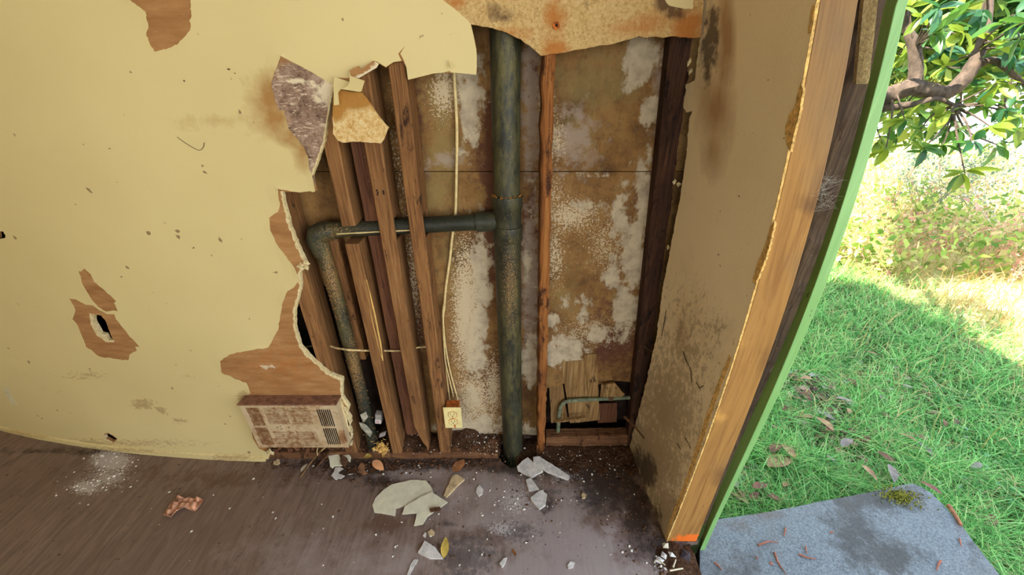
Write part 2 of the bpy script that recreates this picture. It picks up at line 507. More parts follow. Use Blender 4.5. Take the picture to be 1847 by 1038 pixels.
def m_post():
    m = Mat('bare_pine')
    cv = m.N('ShaderNodeCombineXYZ'); m.put(cv.inputs[0], m.attr('u')); sx = m.N('ShaderNodeSeparateXYZ'); m.L(m.pos(), sx.inputs[0]); m.L(sx.outputs['Z'], cv.inputs[2]); cv = cv.outputs[0]
    g = m.noise(120, 6, .65, (1, 1, .03), 1.0, cv); gg = m.noise(20, 4, .6, (1.6, 1, .12), 1.2, cv)
    c = m.ramp(gg, [(.3, (150, 108, 54)), (.5, (166, 122, 64)), (.7, (134, 92, 44))])
    c = m.mix(m.step(g, .5, .7, 0, .55), c, (120, 78, 42))
    # weathered grey towards the outside edge and the top
    c = m.mix(m.math('MULTIPLY', m.mask('weather', 14, .7, .28, 6, (1, 1, .25)), .62), c, (112, 96, 76))
    c = m.mix(m.math('MULTIPLY', m.mask('dark', 22, .8, .16, 7, (1, 1, .35)), .7), c, (96, 66, 40))
    c = m.mix(m.math('MULTIPLY', m.mask('yellow', 22, .6, .16, 5, (1, 1, .5)), .85), c, (236, 178, 92))
    c = m.mix(m.mask('paint', 60, .5, .06, 6, (1, 1, .4)), c, (232, 112, 34))
    k = m.noise(46, 3, .6, (1, 1, .12), shift=5); c = m.mix(m.step(k, .70, .73, 0, .8), c, (70, 48, 32))
    return m.done(c, .75, g, .3, .003, .25)
M_POST = m_post()
def m_green():
    m = Mat('green_paint')
    g = m.noise(120, 4, .6, (1, 1, .05)); c = m.ramp(g, [(.3, (118, 166, 94)), (.7, (134, 180, 108))])
    sp_ = m.noise(60, 4, .6, (1, 1, .4), shift=3); c = m.mix(m.step(sp_, .69, .72, 0, .9), c, (62, 56, 38))
    return m.done(c, .5, g, .25, .002, .4)
M_GREEN = m_green()
def m_iron():
    m = Mat('black_drain_pipe')
    a = m.noise(40, 6, .7, (1, 1, .3)); b = m.noise(230, 4, .7)
    c = m.ramp(m.noise(12, 4, .6), [(.3, (34, 36, 28)), (.7, (54, 55, 42))])
    c = m.mix(m.math('MULTIPLY', m.step(a, .42, .62), m.math('MULTIPLY', m.attr('moss'), .95)), c, (116, 108, 62))
    s1 = m.math('ADD', b, m.math('MULTIPLY', m.math('SUBTRACT', m.attr('crust'), .5), .35))
    c = m.mix(m.step(s1, .62, .69), c, (146, 112, 66))
    s2 = m.noise(420, 2, .6, shift=3); c = m.mix(m.step(s2, .70, .74), c, (190, 180, 150))
    return m.done(c, m.step(a, .3, .7, .36, .62), b, .25, .003, .35)
M_IRON = m_iron()
M_RUSTRIM = plain('rusty_joint', (146, 96, 40), .9, .4, 160, bstr=.6)
M_CABLE = plain('cream_cable', (222, 198, 140), .5, .1, 60)
M_OUT = plain('ivory_plastic', (236, 218, 150), .4, .05, 30, bstr=.05, spec=.5)
M_OUTD = plain('outlet_face', (214, 186, 120), .5, .15, 90)
M_RUST = plain('rust', (168, 92, 36), .9, .35, 120)
M_SLOT = plain('black_slot', (24, 18, 14), .9, .2, 40)
def m_vent():
    m = Mat('rusted_enamel')
    n = m.noise(60, 7, .75); c = m.ramp(m.noise(20, 3, .5), [(.3, (190, 164, 124)), (.7, (206, 184, 146))])
    q = m.math('ADD', n, m.math('MULTIPLY', m.math('SUBTRACT', m.attr('rust'), .5), .55))
    c = m.mix(m.step(q, .47, .66, 0, .8), c, (150, 100, 56)); c = m.mix(m.step(q, .60, .78, 0, .8), c, (112, 68, 38))
    return m.done(c, .75, n, .4, .004, .3)
M_VENT = m_vent()
M_VENTTOP = plain('rusted_top', (128, 92, 70), .85, .25, 70, bstr=.5)
M_COPPER = plain('green_copper', (110, 118, 92), .6, .3, 60)
M_FLAP = None
def m_flap():
    m = Mat('fuzzy_torn_paper')
    n = m.noise(95, 6, .7); c = m.ramp(n, [(.35, (214, 164, 92)), (.5, (240, 204, 138)), (.66, (248, 226, 170))])
    c = m.mix(m.mask('brown', 30, .4, .12, 5), c, (196, 142, 72))
    return m.done(c, .95, n, .9, .008, .1)
M_FLAP = m_flap()
def m_conc():
    m = Mat('damp_concrete')
    a = m.noise(170, 5, .75); b = m.noise(5, 6, .65); st = m.noise(120, 3, .6, (.18, 1, 1), shift=2)
    c = m.ramp(a, [(.32, (96, 100, 102)), (.5, (138, 144, 148)), (.68, (172, 178, 180))])
    c = m.mix(m.step(b, .52, .66, 0, .35), c, (112, 110, 104))
    c = m.mix(m.math('MULTIPLY', m.mask('damp', 12, 1.8, .18, 10, rough=.7), .72), c, (72, 64, 56))
    c = m.mix(m.math('MULTIPLY', m.mask('brown', 18, .7, .2, 6), .5), c, (116, 84, 60))
    return m.done(c, m.step(b, .4, .6, .75, .5), m.math('ADD', a, st), 1.0, .012, .35)
M_CONC = m_conc()
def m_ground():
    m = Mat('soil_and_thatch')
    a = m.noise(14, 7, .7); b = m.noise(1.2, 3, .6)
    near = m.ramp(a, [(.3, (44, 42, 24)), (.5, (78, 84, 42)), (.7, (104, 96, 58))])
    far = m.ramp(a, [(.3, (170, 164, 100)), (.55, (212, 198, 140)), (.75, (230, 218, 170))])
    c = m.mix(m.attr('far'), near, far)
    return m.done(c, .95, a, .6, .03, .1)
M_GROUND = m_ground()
M_WALLIN = plain('room_paint', (140, 116, 80), .8, .04, 4, bstr=.02)
M_WALLCR = plain('cream_room_paint', (226, 206, 150), .8, .04, 4, bstr=.02)
M_CEIL = plain('ceiling_paint', (170, 150, 112), .9, .04, 4, bstr=.02)
M_CLAD = plain('outer_cladding', (150, 176, 130), .7, .1, 8)
M_ROOF = plain('roof_felt', (70, 68, 66), .9, .2, 30)
M_STUCCO = plain('tan_stucco', (176, 150, 104), .95, .2, 260, bstr=1.0)
M_WEATHER = wood('weathered_edge_wood', (78, 60, 44), (46, 36, 28), (104, 84, 62), rot=.3)

# ================================================================= THE SETTING
# floor with the hole round the drain pipe
fl_out = [(-3.4, -2.6), (.62, -2.6), (.60, .55), (.57, .66), (.585, .72), (.60, .738), (.655, .745), (.655, 1.24), (-1.3, 1.24), (-3.4, 1.75)]
hole = FL(rag([(896, 815), (904, 797), (935, 790), (962, 789), (969, 806), (964, 826), (946, 840), (920, 845), (905, 834)], 1.0, 6, 3, True))
d_dark = blobs([(700, 838, 170, 10), (860, 826, 70, 12), (1030, 838, 110, 26), (1100, 880, 55, 40), (1150, 930, 24, 60), (1195, 985, 36, 30), (1235, 1010, 40, 40), (640, 850, 60, 14),
                (250, 815, 260, 6, .9), (690, 870, 40, 14, .8), (930, 845, 40, 12), (1085, 850, 80, 30), (985, 905, 20, 22, .75), (805, 945, 20, 8, .6)])
d_pale = blobs([(760, 855, 110, 14), (960, 950, 150, 60), (1080, 990, 130, 60), (1000, 1040, 200, 60), (900, 880, 60, 30), (1040, 900, 50, 22), (830, 900, 60, 26, .8), (690, 1020, 90, 40, .8), (560, 1010, 120, 60, .6)])
d_brown = blobs([(860, 840, 60, 12), (690, 945, 30, 20), (870, 965, 60, 20, .8), (1150, 960, 40, 50), (400, 860, 300, 30, .6), (1090, 930, 40, 30, .8)])
d_grey = blobs([(840, 1005, 46, 34), (930, 960, 46, 18, .8), (1065, 905, 24, 18, .8)])
d_dust = blobs([(200, 832, 34, 18), (155, 880, 26, 12, .9), (195, 862, 40, 16, .7), (930, 905, 40, 30, .6), (905, 955, 26, 12, .75), (1015, 860, 30, 16, .6), (860, 815, 60, 10, .6)])
floor = obj('floor', sheet(fl_out, [hole], flat3(-.02), .02, .022), M_FLOOR, kind='structure', origin=np.zeros(3),
            attrs=dict(dark=d_dark, pale=d_pale, brown=d_brown, grey=d_grey, dust=d_dust))

# back wall: plasterboard with its paper torn away, cream skin in front
tear_b = [(484, 829), (487, 820), (480, 806), (560, 804), (620, 803), (631, 800), (634, 782), (630, 772), (633, 755), (625, 745), (630, 734), (617, 715), (618, 684), (594, 675), (564, 650),
          (542, 625), (532, 590), (532, 560), (542, 525), (543, 516), (541, 493), (553, 476), (541, 451), (526, 416), (516, 380), (508, 345), (537, 347), (569, 345), (566, 334), (563, 317)]
tear_b2 = [(563, 317), (570, 299), (585, 254), (590, 216), (597, 178), (601, 155)]
tear_b3 = [(601, 155), (630, 148), (651, 133), (672, 117), (679, 112), (695, 122), (710, 112), (726, 110), (733, 122), (736, 144), (780, 133), (800, 131), (841, 133), (859, 135), (860, 105), (859, 89), (855, 69), (849, 44)]
tear_b4 = [(849, 44), (881, 49), (905, 55), (942, 73), (958, 85), (976, 101), (998, 97), (1010, 96), (1067, 85), (1102, 80), (1135, 71), (1152, 65), (1168, 68), (1183, 66), (1198, 68), (1212, 65), (1233, 67), (1256, 68), (1264, 67), (1270, -5)]
TOP, LX = 2.45, -3.41
rb1, rb2, rb3, rb4 = rag(tear_b, .9, 5, 11), rag(tear_b2, .8, 5, 12), rag(tear_b3, .5, 7, 13), rag(tear_b4, .8, 5, 14)
b_out = [(LX, 0.0)] + W(rb1[:-1] + rb2[:-1] + rb3[:-1] + rb4) + [(.47, TOP), (LX, TOP)]
gap = rag([(166, 568), (182, 570), (191, 582), (195, 594), (204, 615), (193, 615), (188, 605), (179, 603), (168, 582)], .5, 5, 21, True)
spot = rag([(-6, 417), (6, 418), (10, 425), (9, 430), (-6, 433)], .8, 4, 22, True)
low = rag([(186, 785), (195, 783), (210, 792), (203, 798), (190, 792)], .5, 4, 23, True)
holes_b = [W(gap), W(spot), W(low)]
a_mould = blobs([(545, 170, 66, 60), (555, 230, 45, 70), (566, 285, 22, 45), (530, 140, 40, 40, .9)])
a_tan = blobs([(900, 20, 110, 70), (1000, 40, 160, 90), (1100, 20, 120, 90), (1230, 30, 60, 60), (840, 10, 60, 50)])
a_orange = blobs([(1003, 90, 22, 20), (1001, 30, 20, 34, .8), (1240, 50, 30, 34), (1180, 40, 46, 24, .7), (930, 60, 60, 12, .7), (820, 4, 24, 14, .8), (1130, 50, 60, 20, .6), (520, 660, 120, 60, .45)])
a_darkb = blobs([(1215, 18, 26, 14), (1198, 8, 18, 18), (890, 22, 20, 22, .75), (917, 30, 18, 14, .7), (1055, 12, 9, 9), (505, 200, 10, 30, .6)])
a_whiteb = blobs([(538, 150, 28, 7, .95), (592, 165, 16, 26, .95), (575, 178, 20, 16, .7), (480, 663, 26, 6, .7), (1110, 45, 3, 10), (1126, 62, 4, 8), (560, 300, 10, 16, .7)])
wall_back = obj('wall_back', sheet(b_out, holes_b, wall3, .0113, .022, -.0125), M_BOARD, kind='structure', origin=np.array((-1, YW, 0)),
                attrs=dict(mould=a_mould, tan=a_tan, orange=a_orange, dark=a_darkb, white=a_whiteb))
skin_t = [(484, 829), (487, 820), (467, 810), (459, 795), (437, 718), (452, 710), (444, 690), (399, 672), (397, 652), (414, 640), (449, 632), (484, 627), (502, 595), (509, 550), (519, 525), (531, 518), (540, 506),
          (536, 493), (531, 481), (503, 446), (488, 416), (486, 393), (501, 383), (506, 370), (501, 340), (509, 342), (537, 347), (569, 345), (566, 334), (563, 317), (559, 306), (556, 282), (549, 265), (537, 250), (528, 242),
          (521, 233), (514, 209), (512, 199), (502, 199), (492, 164), (490, 150), (495, 133), (502, 117), (507, 101)]
skin_u = [(507, 101), (554, 126), (578, 140), (601, 153), (603, 140), (629, 141), (633, 128), (651, 127), (672, 112), (679, 111), (696, 121), (710, 112), (724, 110), (718, 97), (731, 82), (722, 97), (728, 108), (733, 122), (736, 144),
          (780, 133), (800, 131), (811, 128), (814, 131), (841, 133), (859, 135), (860, 105), (859, 89), (855, 69), (849, 44), (841, 34), (820, 16), (796, -2), (780, -60)]
st1, st2 = rag(skin_t, 1.1, 5, 31), rag(skin_u, .35, 9, 32)
s_out = [(LX, 0.0)] + W(st1[:-1] + st2) + [(-.2, 1.75), (-.25, TOP), (LX, TOP)]
patch_t = rag([(229, -70), (235, 0), (248, 10), (262, 20), (268, 45), (264, 65), (270, 80), (278, 93), (300, 89), (323, 78), (343, 55), (345, 25), (344, 0), (338, -60), (290, -90)], 1.6, 4, 41, True)
patch_a = rag([(142, 489), (147, 490), (153, 484), (164, 494), (170, 509), (188, 523), (210, 544), (206, 546), (213, 562), (206, 560), (191, 562), (177, 554), (162, 536), (149, 514)], .7, 5, 42, True)
patch_b = rag([(124, 539), (137, 540), (155, 550), (168, 551), (180, 560), (195, 567), (207, 567), (210, 576), (222, 591), (232, 604), (252, 626), (244, 626), (247, 633), (234, 640), (232, 650), (210, 648), (179, 643), (155, 627), (149, 611), (140, 587), (131, 576), (136, 560), (133, 552)], .8, 5, 43, True)
low2 = rag([(183, 785), (195, 781), (212, 792), (203, 801), (188, 795)], .6, 4, 44, True)
tear_w = np.array(W(st1[6:])); patch_w = [np.array(W(p)) for p in (patch_t, patch_a, patch_b)]
def skin_curl(V):
    """loose paper lifts a little along the tears"""
    out = np.zeros(len(V))
    for P, h in [(tear_w, .0035)] + [(p, .0018) for p in patch_w]:
        d = np.full(len(V), 9.0)
        for q in P: d = np.minimum(d, np.hypot(V[:, 0] - q[0], V[:, 1] - q[1]))
        ph = .55 + .45 * np.sin(V[:, 0] * 37 + 1) * np.sin(V[:, 1] * 29)
        out = np.maximum(out, h * ph * np.exp(-d / .016))
    return out
sk_stain = blobs([(486, 180, 26, 42), (497, 218, 22, 28), (520, 246, 22, 16), (548, 276, 14, 30, .9), (400, 215, 110, 14, .42), (340, 222, 34, 18, .45), (470, 190, 40, 60, .5)])
sk_dirt = blobs([(155, 678, 60, 10, .62), (258, 730, 22, 10, .85), (292, 742, 10, 8, .8), (325, 760, 18, 5, .8), (340, 682, 14, 5, .75), (120, 800, 200, 10, .66), (240, 800, 160, 10, .6), (400, 824, 90, 6, .7), (40, 650, 90, 180, .3), (20, 300, 80, 300, .25), (440, 715, 14, 10, .9), (460, 770, 8, 30, .7)])
skin = obj('paint_skin', sheet(s_out, holes_b[1:2] + [W(patch_t), W(patch_a), W(patch_b), W(low2)], wall3, .0012, .024, -.0012, curl=skin_curl), M_SKIN, wall_back,
           label='cream painted paper face of the wall', attrs=dict(stain=sk_stain, dirt=sk_dirt))
scrap = rag([(1192, -40), (1200, 0), (1207, 10), (1215, 12), (1236, 16), (1250, 16), (1253, -40)], .6, 5, 51, True)
obj('paint_scrap', sheet(W(scrap), [], wall3, .001, .03, -.0012), M_SKIN, wall_back, label='scrap of cream paint left at the top corner', attrs=dict(stain=blobs([(0, 0, 1, 1, 0)]), dirt=blobs([(0, 0, 1, 1, 0)])))

def rim(path, wmin, wmax, seed, side=1, fmap=wall3, conv=W, t=.0121, off=-.0125):
    r = random.Random(seed); A, B = [], []
    for i, p in enumerate(path):
        a, b = path[max(i - 1, 0)], path[min(i + 1, len(path) - 1)]
        L = math.hypot(b[0] - a[0], b[1] - a[1]) + 1e-6; nx, ny = (b[1] - a[1]) / L * side, -(b[0] - a[0]) / L * side
        w = r.uniform(wmin, wmax)
        A.append((p[0] - nx * .8, p[1] - ny * .8)); B.append((p[0] + nx * w, p[1] + ny * w))
    return sheet(conv(A + B[::-1]), [], fmap, t, None, off)
# rb1 runs upward: the board lies to its left
rim1 = rb1[next(i for i, p in enumerate(rb1) if p == (631, 800)):next(i for i, p in enumerate(rb1) if p == (508, 345)) + 1]
obj('broken_rim', rim(rim1, 2.0, 5.5, 61, 1), M_GYP, wall_back, label='crumbly white gypsum edge of the big hole')
obj('broken_rim', rim(rb2, 1.2, 3.6, 62, 1), M_GYP, wall_back, label='white gypsum edge beside the mouldy paper')
ring = [(161, 566), (168, 567), (169, 582), (180, 602), (189, 604), (194, 614), (206, 615), (204, 618), (191, 618), (183, 611), (174, 606), (163, 585)]
obj('broken_rim', sheet(W(rag(ring, .4, 4, 63, True)), [], wall3, .0121, None, -.0125), M_GYP, wall_back, label='white gypsum edge of the small hole')
obj('broken_rim', sheet(W(rag([(183, 785), (187, 783), (190, 792), (203, 798), (202, 801), (188, 796)], .3, 4, 64, True)), [], wall3, .0121, None, -.0125), M_GYP, wall_back, label='white gypsum edge of the hole above the floor')
knob = MB(); c0 = wall_px(548, 479)
for k in range(6): knob.chunk((c0[0] + random.uniform(-.014, .012), YW - .001, c0[1] + random.uniform(-.014, .014)), .010)
obj('plaster_lump', knob, M_GYP, wall_back)
slv = MB()
for q, s in (([(612, 722), (617, 722), (632, 760), (637, 800), (632, 800)], 65), ([(622, 733), (631, 737), (628, 745)], 66), ([(628, 752), (637, 757), (631, 766)], 67), ([(630, 772), (638, 782), (632, 786)], 68)):
    m_ = sheet(W(q), [], wall3, .010, None, .002); slv.add(m_.v, m_.f)
obj('plaster_sliver', slv, M_GYP, wall_back, label='yellowed slivers of board beside the heater')
nl = MB(); c0 = wall_px(1003, 46)
nl.tube([(c0[0], yw(c0[0]) + .003, c0[1]), (c0[0], yw(c0[0]) - .0012, c0[1])], .0085, 14)
nail = obj('nail_head', nl, M_RUST, wall_back, label='rusty nail head in the torn board')
nl = MB(); nl.tube([(c0[0] + .001, yw(c0[0]), c0[1]), (c0[0] + .001, yw(c0[0]) - .002, c0[1])], .003, 10); obj('nail_hole', nl, M_SLOT, nail)

# paper torn loose and hanging from the edge of the hole: each piece leans out of the wall
def hang(poly, y_top, y_bot, t=.004, grid=.012, cup=0.0):
    ys = [p[1] for p in poly]; lo, hi = min(ys), max(ys)
    pts = []
    for x, y in poly:
        k = (y - lo) / (hi - lo); p = on_y(x, y, y_top + (y_bot - y_top) * k); pts.append((p[0], p[2]))
    zs = [p[1] for p in pts]; z1, z0 = max(zs), min(zs); xc = sum(p[0] for p in pts) / len(pts)
    def fm(a, b, off):
        k = (z1 - b) / (z1 - z0)
        return np.stack([a, y_top + (y_bot - y_top) * k - off - cup * ((a - xc) / .06) ** 2, b], -1)
    return sheet(pts, [], fm, t, grid)
no = blobs([(0, 0, 1, 1, 0)])
big_f = rag([(604, 166), (612, 162), (640, 166), (654, 167), (663, 178), (680, 203), (694, 222), (702, 230), (693, 252), (688, 258), (660, 256), (640, 255), (620, 257), (611, 253), (602, 241), (603, 228), (601, 214), (602, 190)], .5, 5, 71, True)
obj('drywall_flap', hang(big_f, 1.060, 1.018, .006, .012), M_FLAP, wall_back, label='torn flap with fuzzy pale orange face hanging over the studs', attrs=dict(brown=blobs([(640, 172, 40, 26), (608, 196, 14, 24), (655, 180, 24, 14)])))
obj('drywall_flap', hang([(603, 138), (616, 143), (631, 148), (627, 156), (614, 162), (610, 168), (612, 189), (603, 190), (602, 160)], 1.054, 1.028, .002, None), M_SKIN, wall_back, label='cream paper strip folded over the torn flap', attrs=dict(stain=no, dirt=no))
obj('drywall_flap', hang([(631, 131), (633, 137), (658, 146), (652, 165), (648, 166), (616, 161), (627, 155), (631, 148)], 1.046, 1.020, .002, None), M_SKIN, wall_back, label='cream paper corner folded outward', attrs=dict(stain=no, dirt=no))
obj('drywall_flap', hang([(631, 128), (638, 123), (648, 119), (650, 126), (674, 110), (684, 115), (680, 122), (648, 141), (637, 138)], 1.060, 1.048, .004, None), M_BOARD, wall_back, label='small brown flap under the cream edge',
    attrs=dict(mould=no, tan=no, orange=no, dark=no, white=blobs([(680, 117, 10, 8), (650, 139, 12, 4)])))
obj('drywall_flap', hang([(808, 109), (813, 112), (821, 120), (818, 122), (813, 121)], 1.062, 1.056, .0015, None), M_SKIN, wall_back, label='tiny lifted paper tag', attrs=dict(stain=no, dirt=no))

# sheathing behind the studs, in two panels with a level seam
def sheath3(a, b, off): return np.stack([a, 1.184 - off, b], -1)
s_white = [(1158, 115, 26, 48), (1150, 140, 22, 32), (1172, 200, 16, 34), (1185, 100, 24, 34, .8), (1160, 360, 22, 66), (1120, 395, 20, 36), (1055, 370, 32, 20, .62), (1076, 316, 44, 6, .62), (1144, 455, 26, 70), (1104, 490, 18, 40, .75), (1128, 560, 22, 48),
           (1080, 604, 22, 16, .95), (1036, 545, 30, 14, .72), (1052, 560, 12, 18, .7), (998, 580, 12, 14), (1024, 632, 32, 28), (995, 650, 12, 14), (868, 520, 17, 110), (858, 630, 18, 50), (955, 480, 14, 60, .6), (957, 650, 14, 42), (955, 790, 16, 26),
           (865, 768, 44, 22), (820, 770, 34, 16), (850, 200, 20, 76), (846, 120, 26, 26, .9), (838, 272, 22, 10, .8), (850, 690, 10, 40, .7), (1172, 280, 8, 60, .6), (1180, 170, 8, 60, .55), (955, 360, 14, 90, .4), (1140, 330, 40, 10, .55)]
s_speck = [(840, 560, 22, 120, .9), (856, 720, 40, 60, .72), (800, 165, 24, 46, .8), (1000, 350, 30, 40, .5), (1000, 460, 20, 60, .6), (1030, 390, 50, 30, .7), (1090, 440, 40, 60, .5), (722, 230, 20, 200, .5), (745, 520, 14, 200, .6), (700, 520, 10, 100, .5), (890, 700, 20, 60, .7), (985, 180, 12, 40, .8), (1000, 250, 20, 50, .6), (1060, 600, 60, 30, .5)]
s_red = [(886, 330, 14, 160), (955, 400, 14, 60), (905, 690, 40, 40, .9), (868, 300, 26, 60, .6), (1100, 560, 40, 60, .5), (1110, 630, 50, 60, .8), (885, 470, 16, 70, .9), (955, 560, 12, 80, .6), (1150, 350, 8, 100, .4), (960, 130, 12, 40, .7), (745, 300, 20, 200, .8), (745, 600, 20, 200, .8)]
s_olive = [(1080, 150, 70, 50, .9), (1040, 240, 50, 50, .7), (800, 180, 30, 50, .8), (800, 290, 30, 60), (790, 350, 30, 40), (1010, 520, 40, 80, .5), (810, 480, 20, 60, .6)]
s_grey = [(1035, 250, 44, 56, .8), (958, 180, 14, 120), (958, 500, 14, 120), (800, 290, 40, 16, .7), (1190, 150, 20, 90, .7)]
sa = dict(white=blobs(s_white), speck=blobs(s_speck), red=blobs(s_red), olive=blobs(s_olive), grey=blobs(s_grey))
wall_outer = obj('wall_rear', MB().box(-1.42, .66, 1.235, 1.27, -.2, 2.45).box(-3.5, -1.42, 1.76, 1.79, -.2, 2.45).box(-1.44, -1.42, 1.235, 1.79, -.2, 2.45), M_DARKB, kind='structure', origin=np.array((-1, 1.24, -.2)))
up = sheet([(-1.35, 1.1815), (.62, 1.1815), (.62, 2.45), (-1.35, 2.45)], [], sheath3, .012, .012)
obj('sheathing_panel', up, M_SHEATH, wall_outer, attrs=sa)
lo_poly = [(-1.35, 1.179), (-1.35, .86), (-.9, .84)] + rag([(-.9, .84), (-.52, .76), (-.46, .70), (-.42, .05), (-.2, .045), (.14, .035), (.143, .31), (.2, .335), (.25, .342), (.3, .37), (.345, .33), (.42, .35), (.62, .33)], .004, .02, 5)[1:] + [(.62, 1.179)]
obj('sheathing_panel', sheet(lo_poly[::-1], [], sheath3, .012, .012), M_SHEATH, wall_outer, attrs=sa)

# right wall: grimy board, torn at the back, ending at the post
r_left = [(1144, 837), (1136, 806), (1149, 754), (1165, 692), (1185, 604), (1195, 520), (1203, 480), (1218, 400), (1228, 350), (1238, 280), (1243, 215), (1249, 200), (1238, 203), (1226, 186), (1225, 157), (1238, 152), (1253, 145), (1263, 65), (1270, -5)]
rl = [p for p in R(rag(r_left, .9, 5, 81))]
rw_out = [(.7445, 0.0)] + [(1.05, 0.0)] + [p for p in rl if p[1] > .004] + [(1.085, TOP), (.7445, TOP)]
r_st = blobs([(1310, 60, 14, 90), (1290, 200, 30, 70, .9), (1285, 270, 20, 50, .8), (1300, 120, 10, 60, .8), (1230, 600, 10, 30, .7)])
r_gr = blobs([(1230, 640, 60, 110, .62), (1200, 740, 60, 110, .85), (1180, 830, 50, 80, .95), (1270, 640, 40, 80, .5), (1200, 920, 30, 60, .9), (1290, 590, 30, 20, .6), (1170, 800, 30, 60, .9)])
r_dk = blobs([(1285, 60, 12, 60, .9), (1275, 100, 14, 60, .8), (1288, 30, 12, 20, .8), (1168, 850, 16, 30), (1150, 830, 12, 30, .8), (1180, 940, 16, 40, .8), (1222, 920, 10, 40, .6), (1280, 600, 10, 14, .5)])
r_pa = blobs([(1240, 560, 30, 60, .7), (1230, 480, 20, 60, .6), (1400, 100, 60, 200, .4), (1290, 140, 14, 40, .6)])
wall_right = obj('wall_right', sheet(rw_out, [], rwall3, .0035, .02, -.0035), M_RWALL, kind='structure', origin=np.array((.54, .9, 0)), attrs=dict(stain=r_st, grime=r_gr, dark=r_dk, pale=r_pa))
eg = MB(); secs = []
for z in np.arange(.004, 1.75, .014):
    a = float(x_face(z)); j = random.uniform(-.0012, .0008)
    secs.append([(a - .0006, .7432 + j, z), (a + .0042 + j, .7432 + j, z), (a + .0042, .7446, z), (a - .0004, .7446, z)])
obj('broken_rim', eg.sweep(secs[::-1]), M_GYPY, wall_right, label='yellowed gypsum edge along the front of the wall')
def gyp_r(px, seed, name='broken_rim', label=None, t=.0045):
    q = rag(px, .9, 4, seed, True)
    return obj(name, sheet(R(q), [], rwall3, t, None, -.003), M_GYPY, wall_right, label=label)
gyp_r([(1447, 148), (1440, 170), (1436, 194), (1424, 208), (1418, 232), (1420, 262), (1427, 274), (1434, 240), (1441, 214), (1450, 165)], 91, label='torn yellow gypsum near the top of the wall edge')
gyp_r([(1396, 398), (1388, 422), (1378, 452), (1366, 478), (1358, 510), (1363, 512), (1375, 486), (1387, 452), (1398, 404)], 92, label='torn yellow gypsum half way down the wall edge')
gyp_r([(1466, 10), (1462, 40), (1458, 60), (1462, 62), (1468, 30), (1472, 8)], 93)
gyp_r([(1320, 648), (1308, 680), (1290, 730), (1270, 790), (1250, 850), (1228, 910), (1210, 950), (1203, 972), (1200, 968), (1212, 930), (1236, 870), (1258, 800), (1284, 722), (1304, 670), (1316, 640)], 94, label='crumbling pale gypsum along the foot of the wall edge', t=.004)
for k, pts in enumerate((((1232, 634), (1240, 655), (1247, 668), (1248, 690)), ((1236, 790), (1242, 800), (1246, 810)), ((1222, 800), (1228, 812)), ((1202, 560), (1198, 585), (1194, 606)), ((1160, 820), (1166, 834)), ((1256, 690), (1262, 700), (1270, 696)))):
    m_ = MB(); m_.tube([(float(xw(y, z)) - .0008, y, z) for y, z in R(pts)], .0012, 5, wob=.4); obj('scratch', m_, M_DARKB, wall_right, label='dark thread-like mark on the grimy wall')
# exterior wall beyond the post, the rest of the room and the roof
obj('wall_right_outer', MB().box(.705, .72, .86, 2.3, -.2, 2.45).box(.55, .69, 1.27, 2.3, -.2, 2.45), M_CLAD, kind='structure')
obj('wall_right_rear', MB().box(.56, .69, -2.75, -2.1, -.2, 2.45), M_CLAD, kind='structure')
obj('wall_left', MB().box(-3.52, -3.4, -2.75, 2.3, -.2, 2.45), M_WALLCR, kind='structure')
wf = MB().box(-3.4, -1.05, -2.75, -2.6, 0, 2.45).box(.15, .56, -2.75, -2.6, 0, 2.45).box(-1.05, .15, -2.75, -2.6, 0, .6).box(-1.05, .15, -2.75, -2.6, 2.26, 2.45)
obj('wall_front', wf, M_WALLIN, kind='structure')
obj('ceiling', MB().box(-3.5, .69, -2.75, 2.3, 2.45, 2.47), M_CEIL, kind='structure')
obj('trim_1', MB().box(.555, .69, -2.1, .745, 2.25, 2.45), M_CLAD, kind='structure')
obj('roof', MB().box(-3.9, 1.1, -3.2, 2.5, 2.475, 2.55), M_ROOF, kind='structure')
# low cream skirting strip along the left of the back wall
bb = MB(); secs = []
for X in np.linspace(-3.4, -1.045, 60):
    y = float(yw(X)); j = random.uniform(-.0012, .0012)
    secs.append([(X, y + .001, 0), (X, y - .006 + j, 0), (X, y - .006 + j, .026 + j * 2), (X, y + .001, .030 + j * 2)])
obj('baseboard_back', bb.sweep(secs), M_SKIN, kind='structure', attrs=dict(stain=blobs([(60, 780, 80, 14, .5)]), dirt=blobs([(200, 812, 300, 8, .62), (420, 826, 60, 8, .7)])))

# ================================================================= STUDS AND TIMBER
def stud_mb(x0, x1, y0, y1, z0, z1, jit=.0008, cham=.003, shape=None, step=.07, mb=None):
    """a sawn timber: chamfered section, uneven along its length; shape(z) -> (dx0, dx1, dy0, dy1) eats into it where it has rotted"""
    mb = mb or MB(); secs = []
    n = max(2, int((z1 - z0) / step) + 1)
    zs = list(np.linspace(z0, z1, n))
    if shape: zs = sorted(set(zs + list(np.linspace(z0, min(z0 + .25, z1), 12))))
    for z in zs:
        d = shape(z) if shape else (0, 0, 0, 0)
        j = [random.uniform(-jit, jit) for _ in range(4)]
        a, b, c, e = x0 + d[0] + j[0], x1 - d[1] + j[1], y0 + d[2] + j[2], y1 - d[3] + j[3]
        k = min(cham, (b - a) * .3, (e - c) * .3)
        secs.append([(a + k, c, z), (b - k, c, z), (b, c + k, z), (b, e - k, z), (b - k, e, z), (a + k, e, z), (a, e - k, z), (a, c + k, z)])
    return mb.sweep(secs[::-1])
def stud(label, mb, mat, name='stud'):
    return obj(name, mb, mat, label=label, cat='stud', group=None)
Y0, Y1 = 1.080, 1.168
ZT = 2.44
stud('aged wall stud behind the torn board edge, left of the thin riser pipe', stud_mb(-.705, -.655, Y0, Y1, .008, ZT), M_STUD_L)
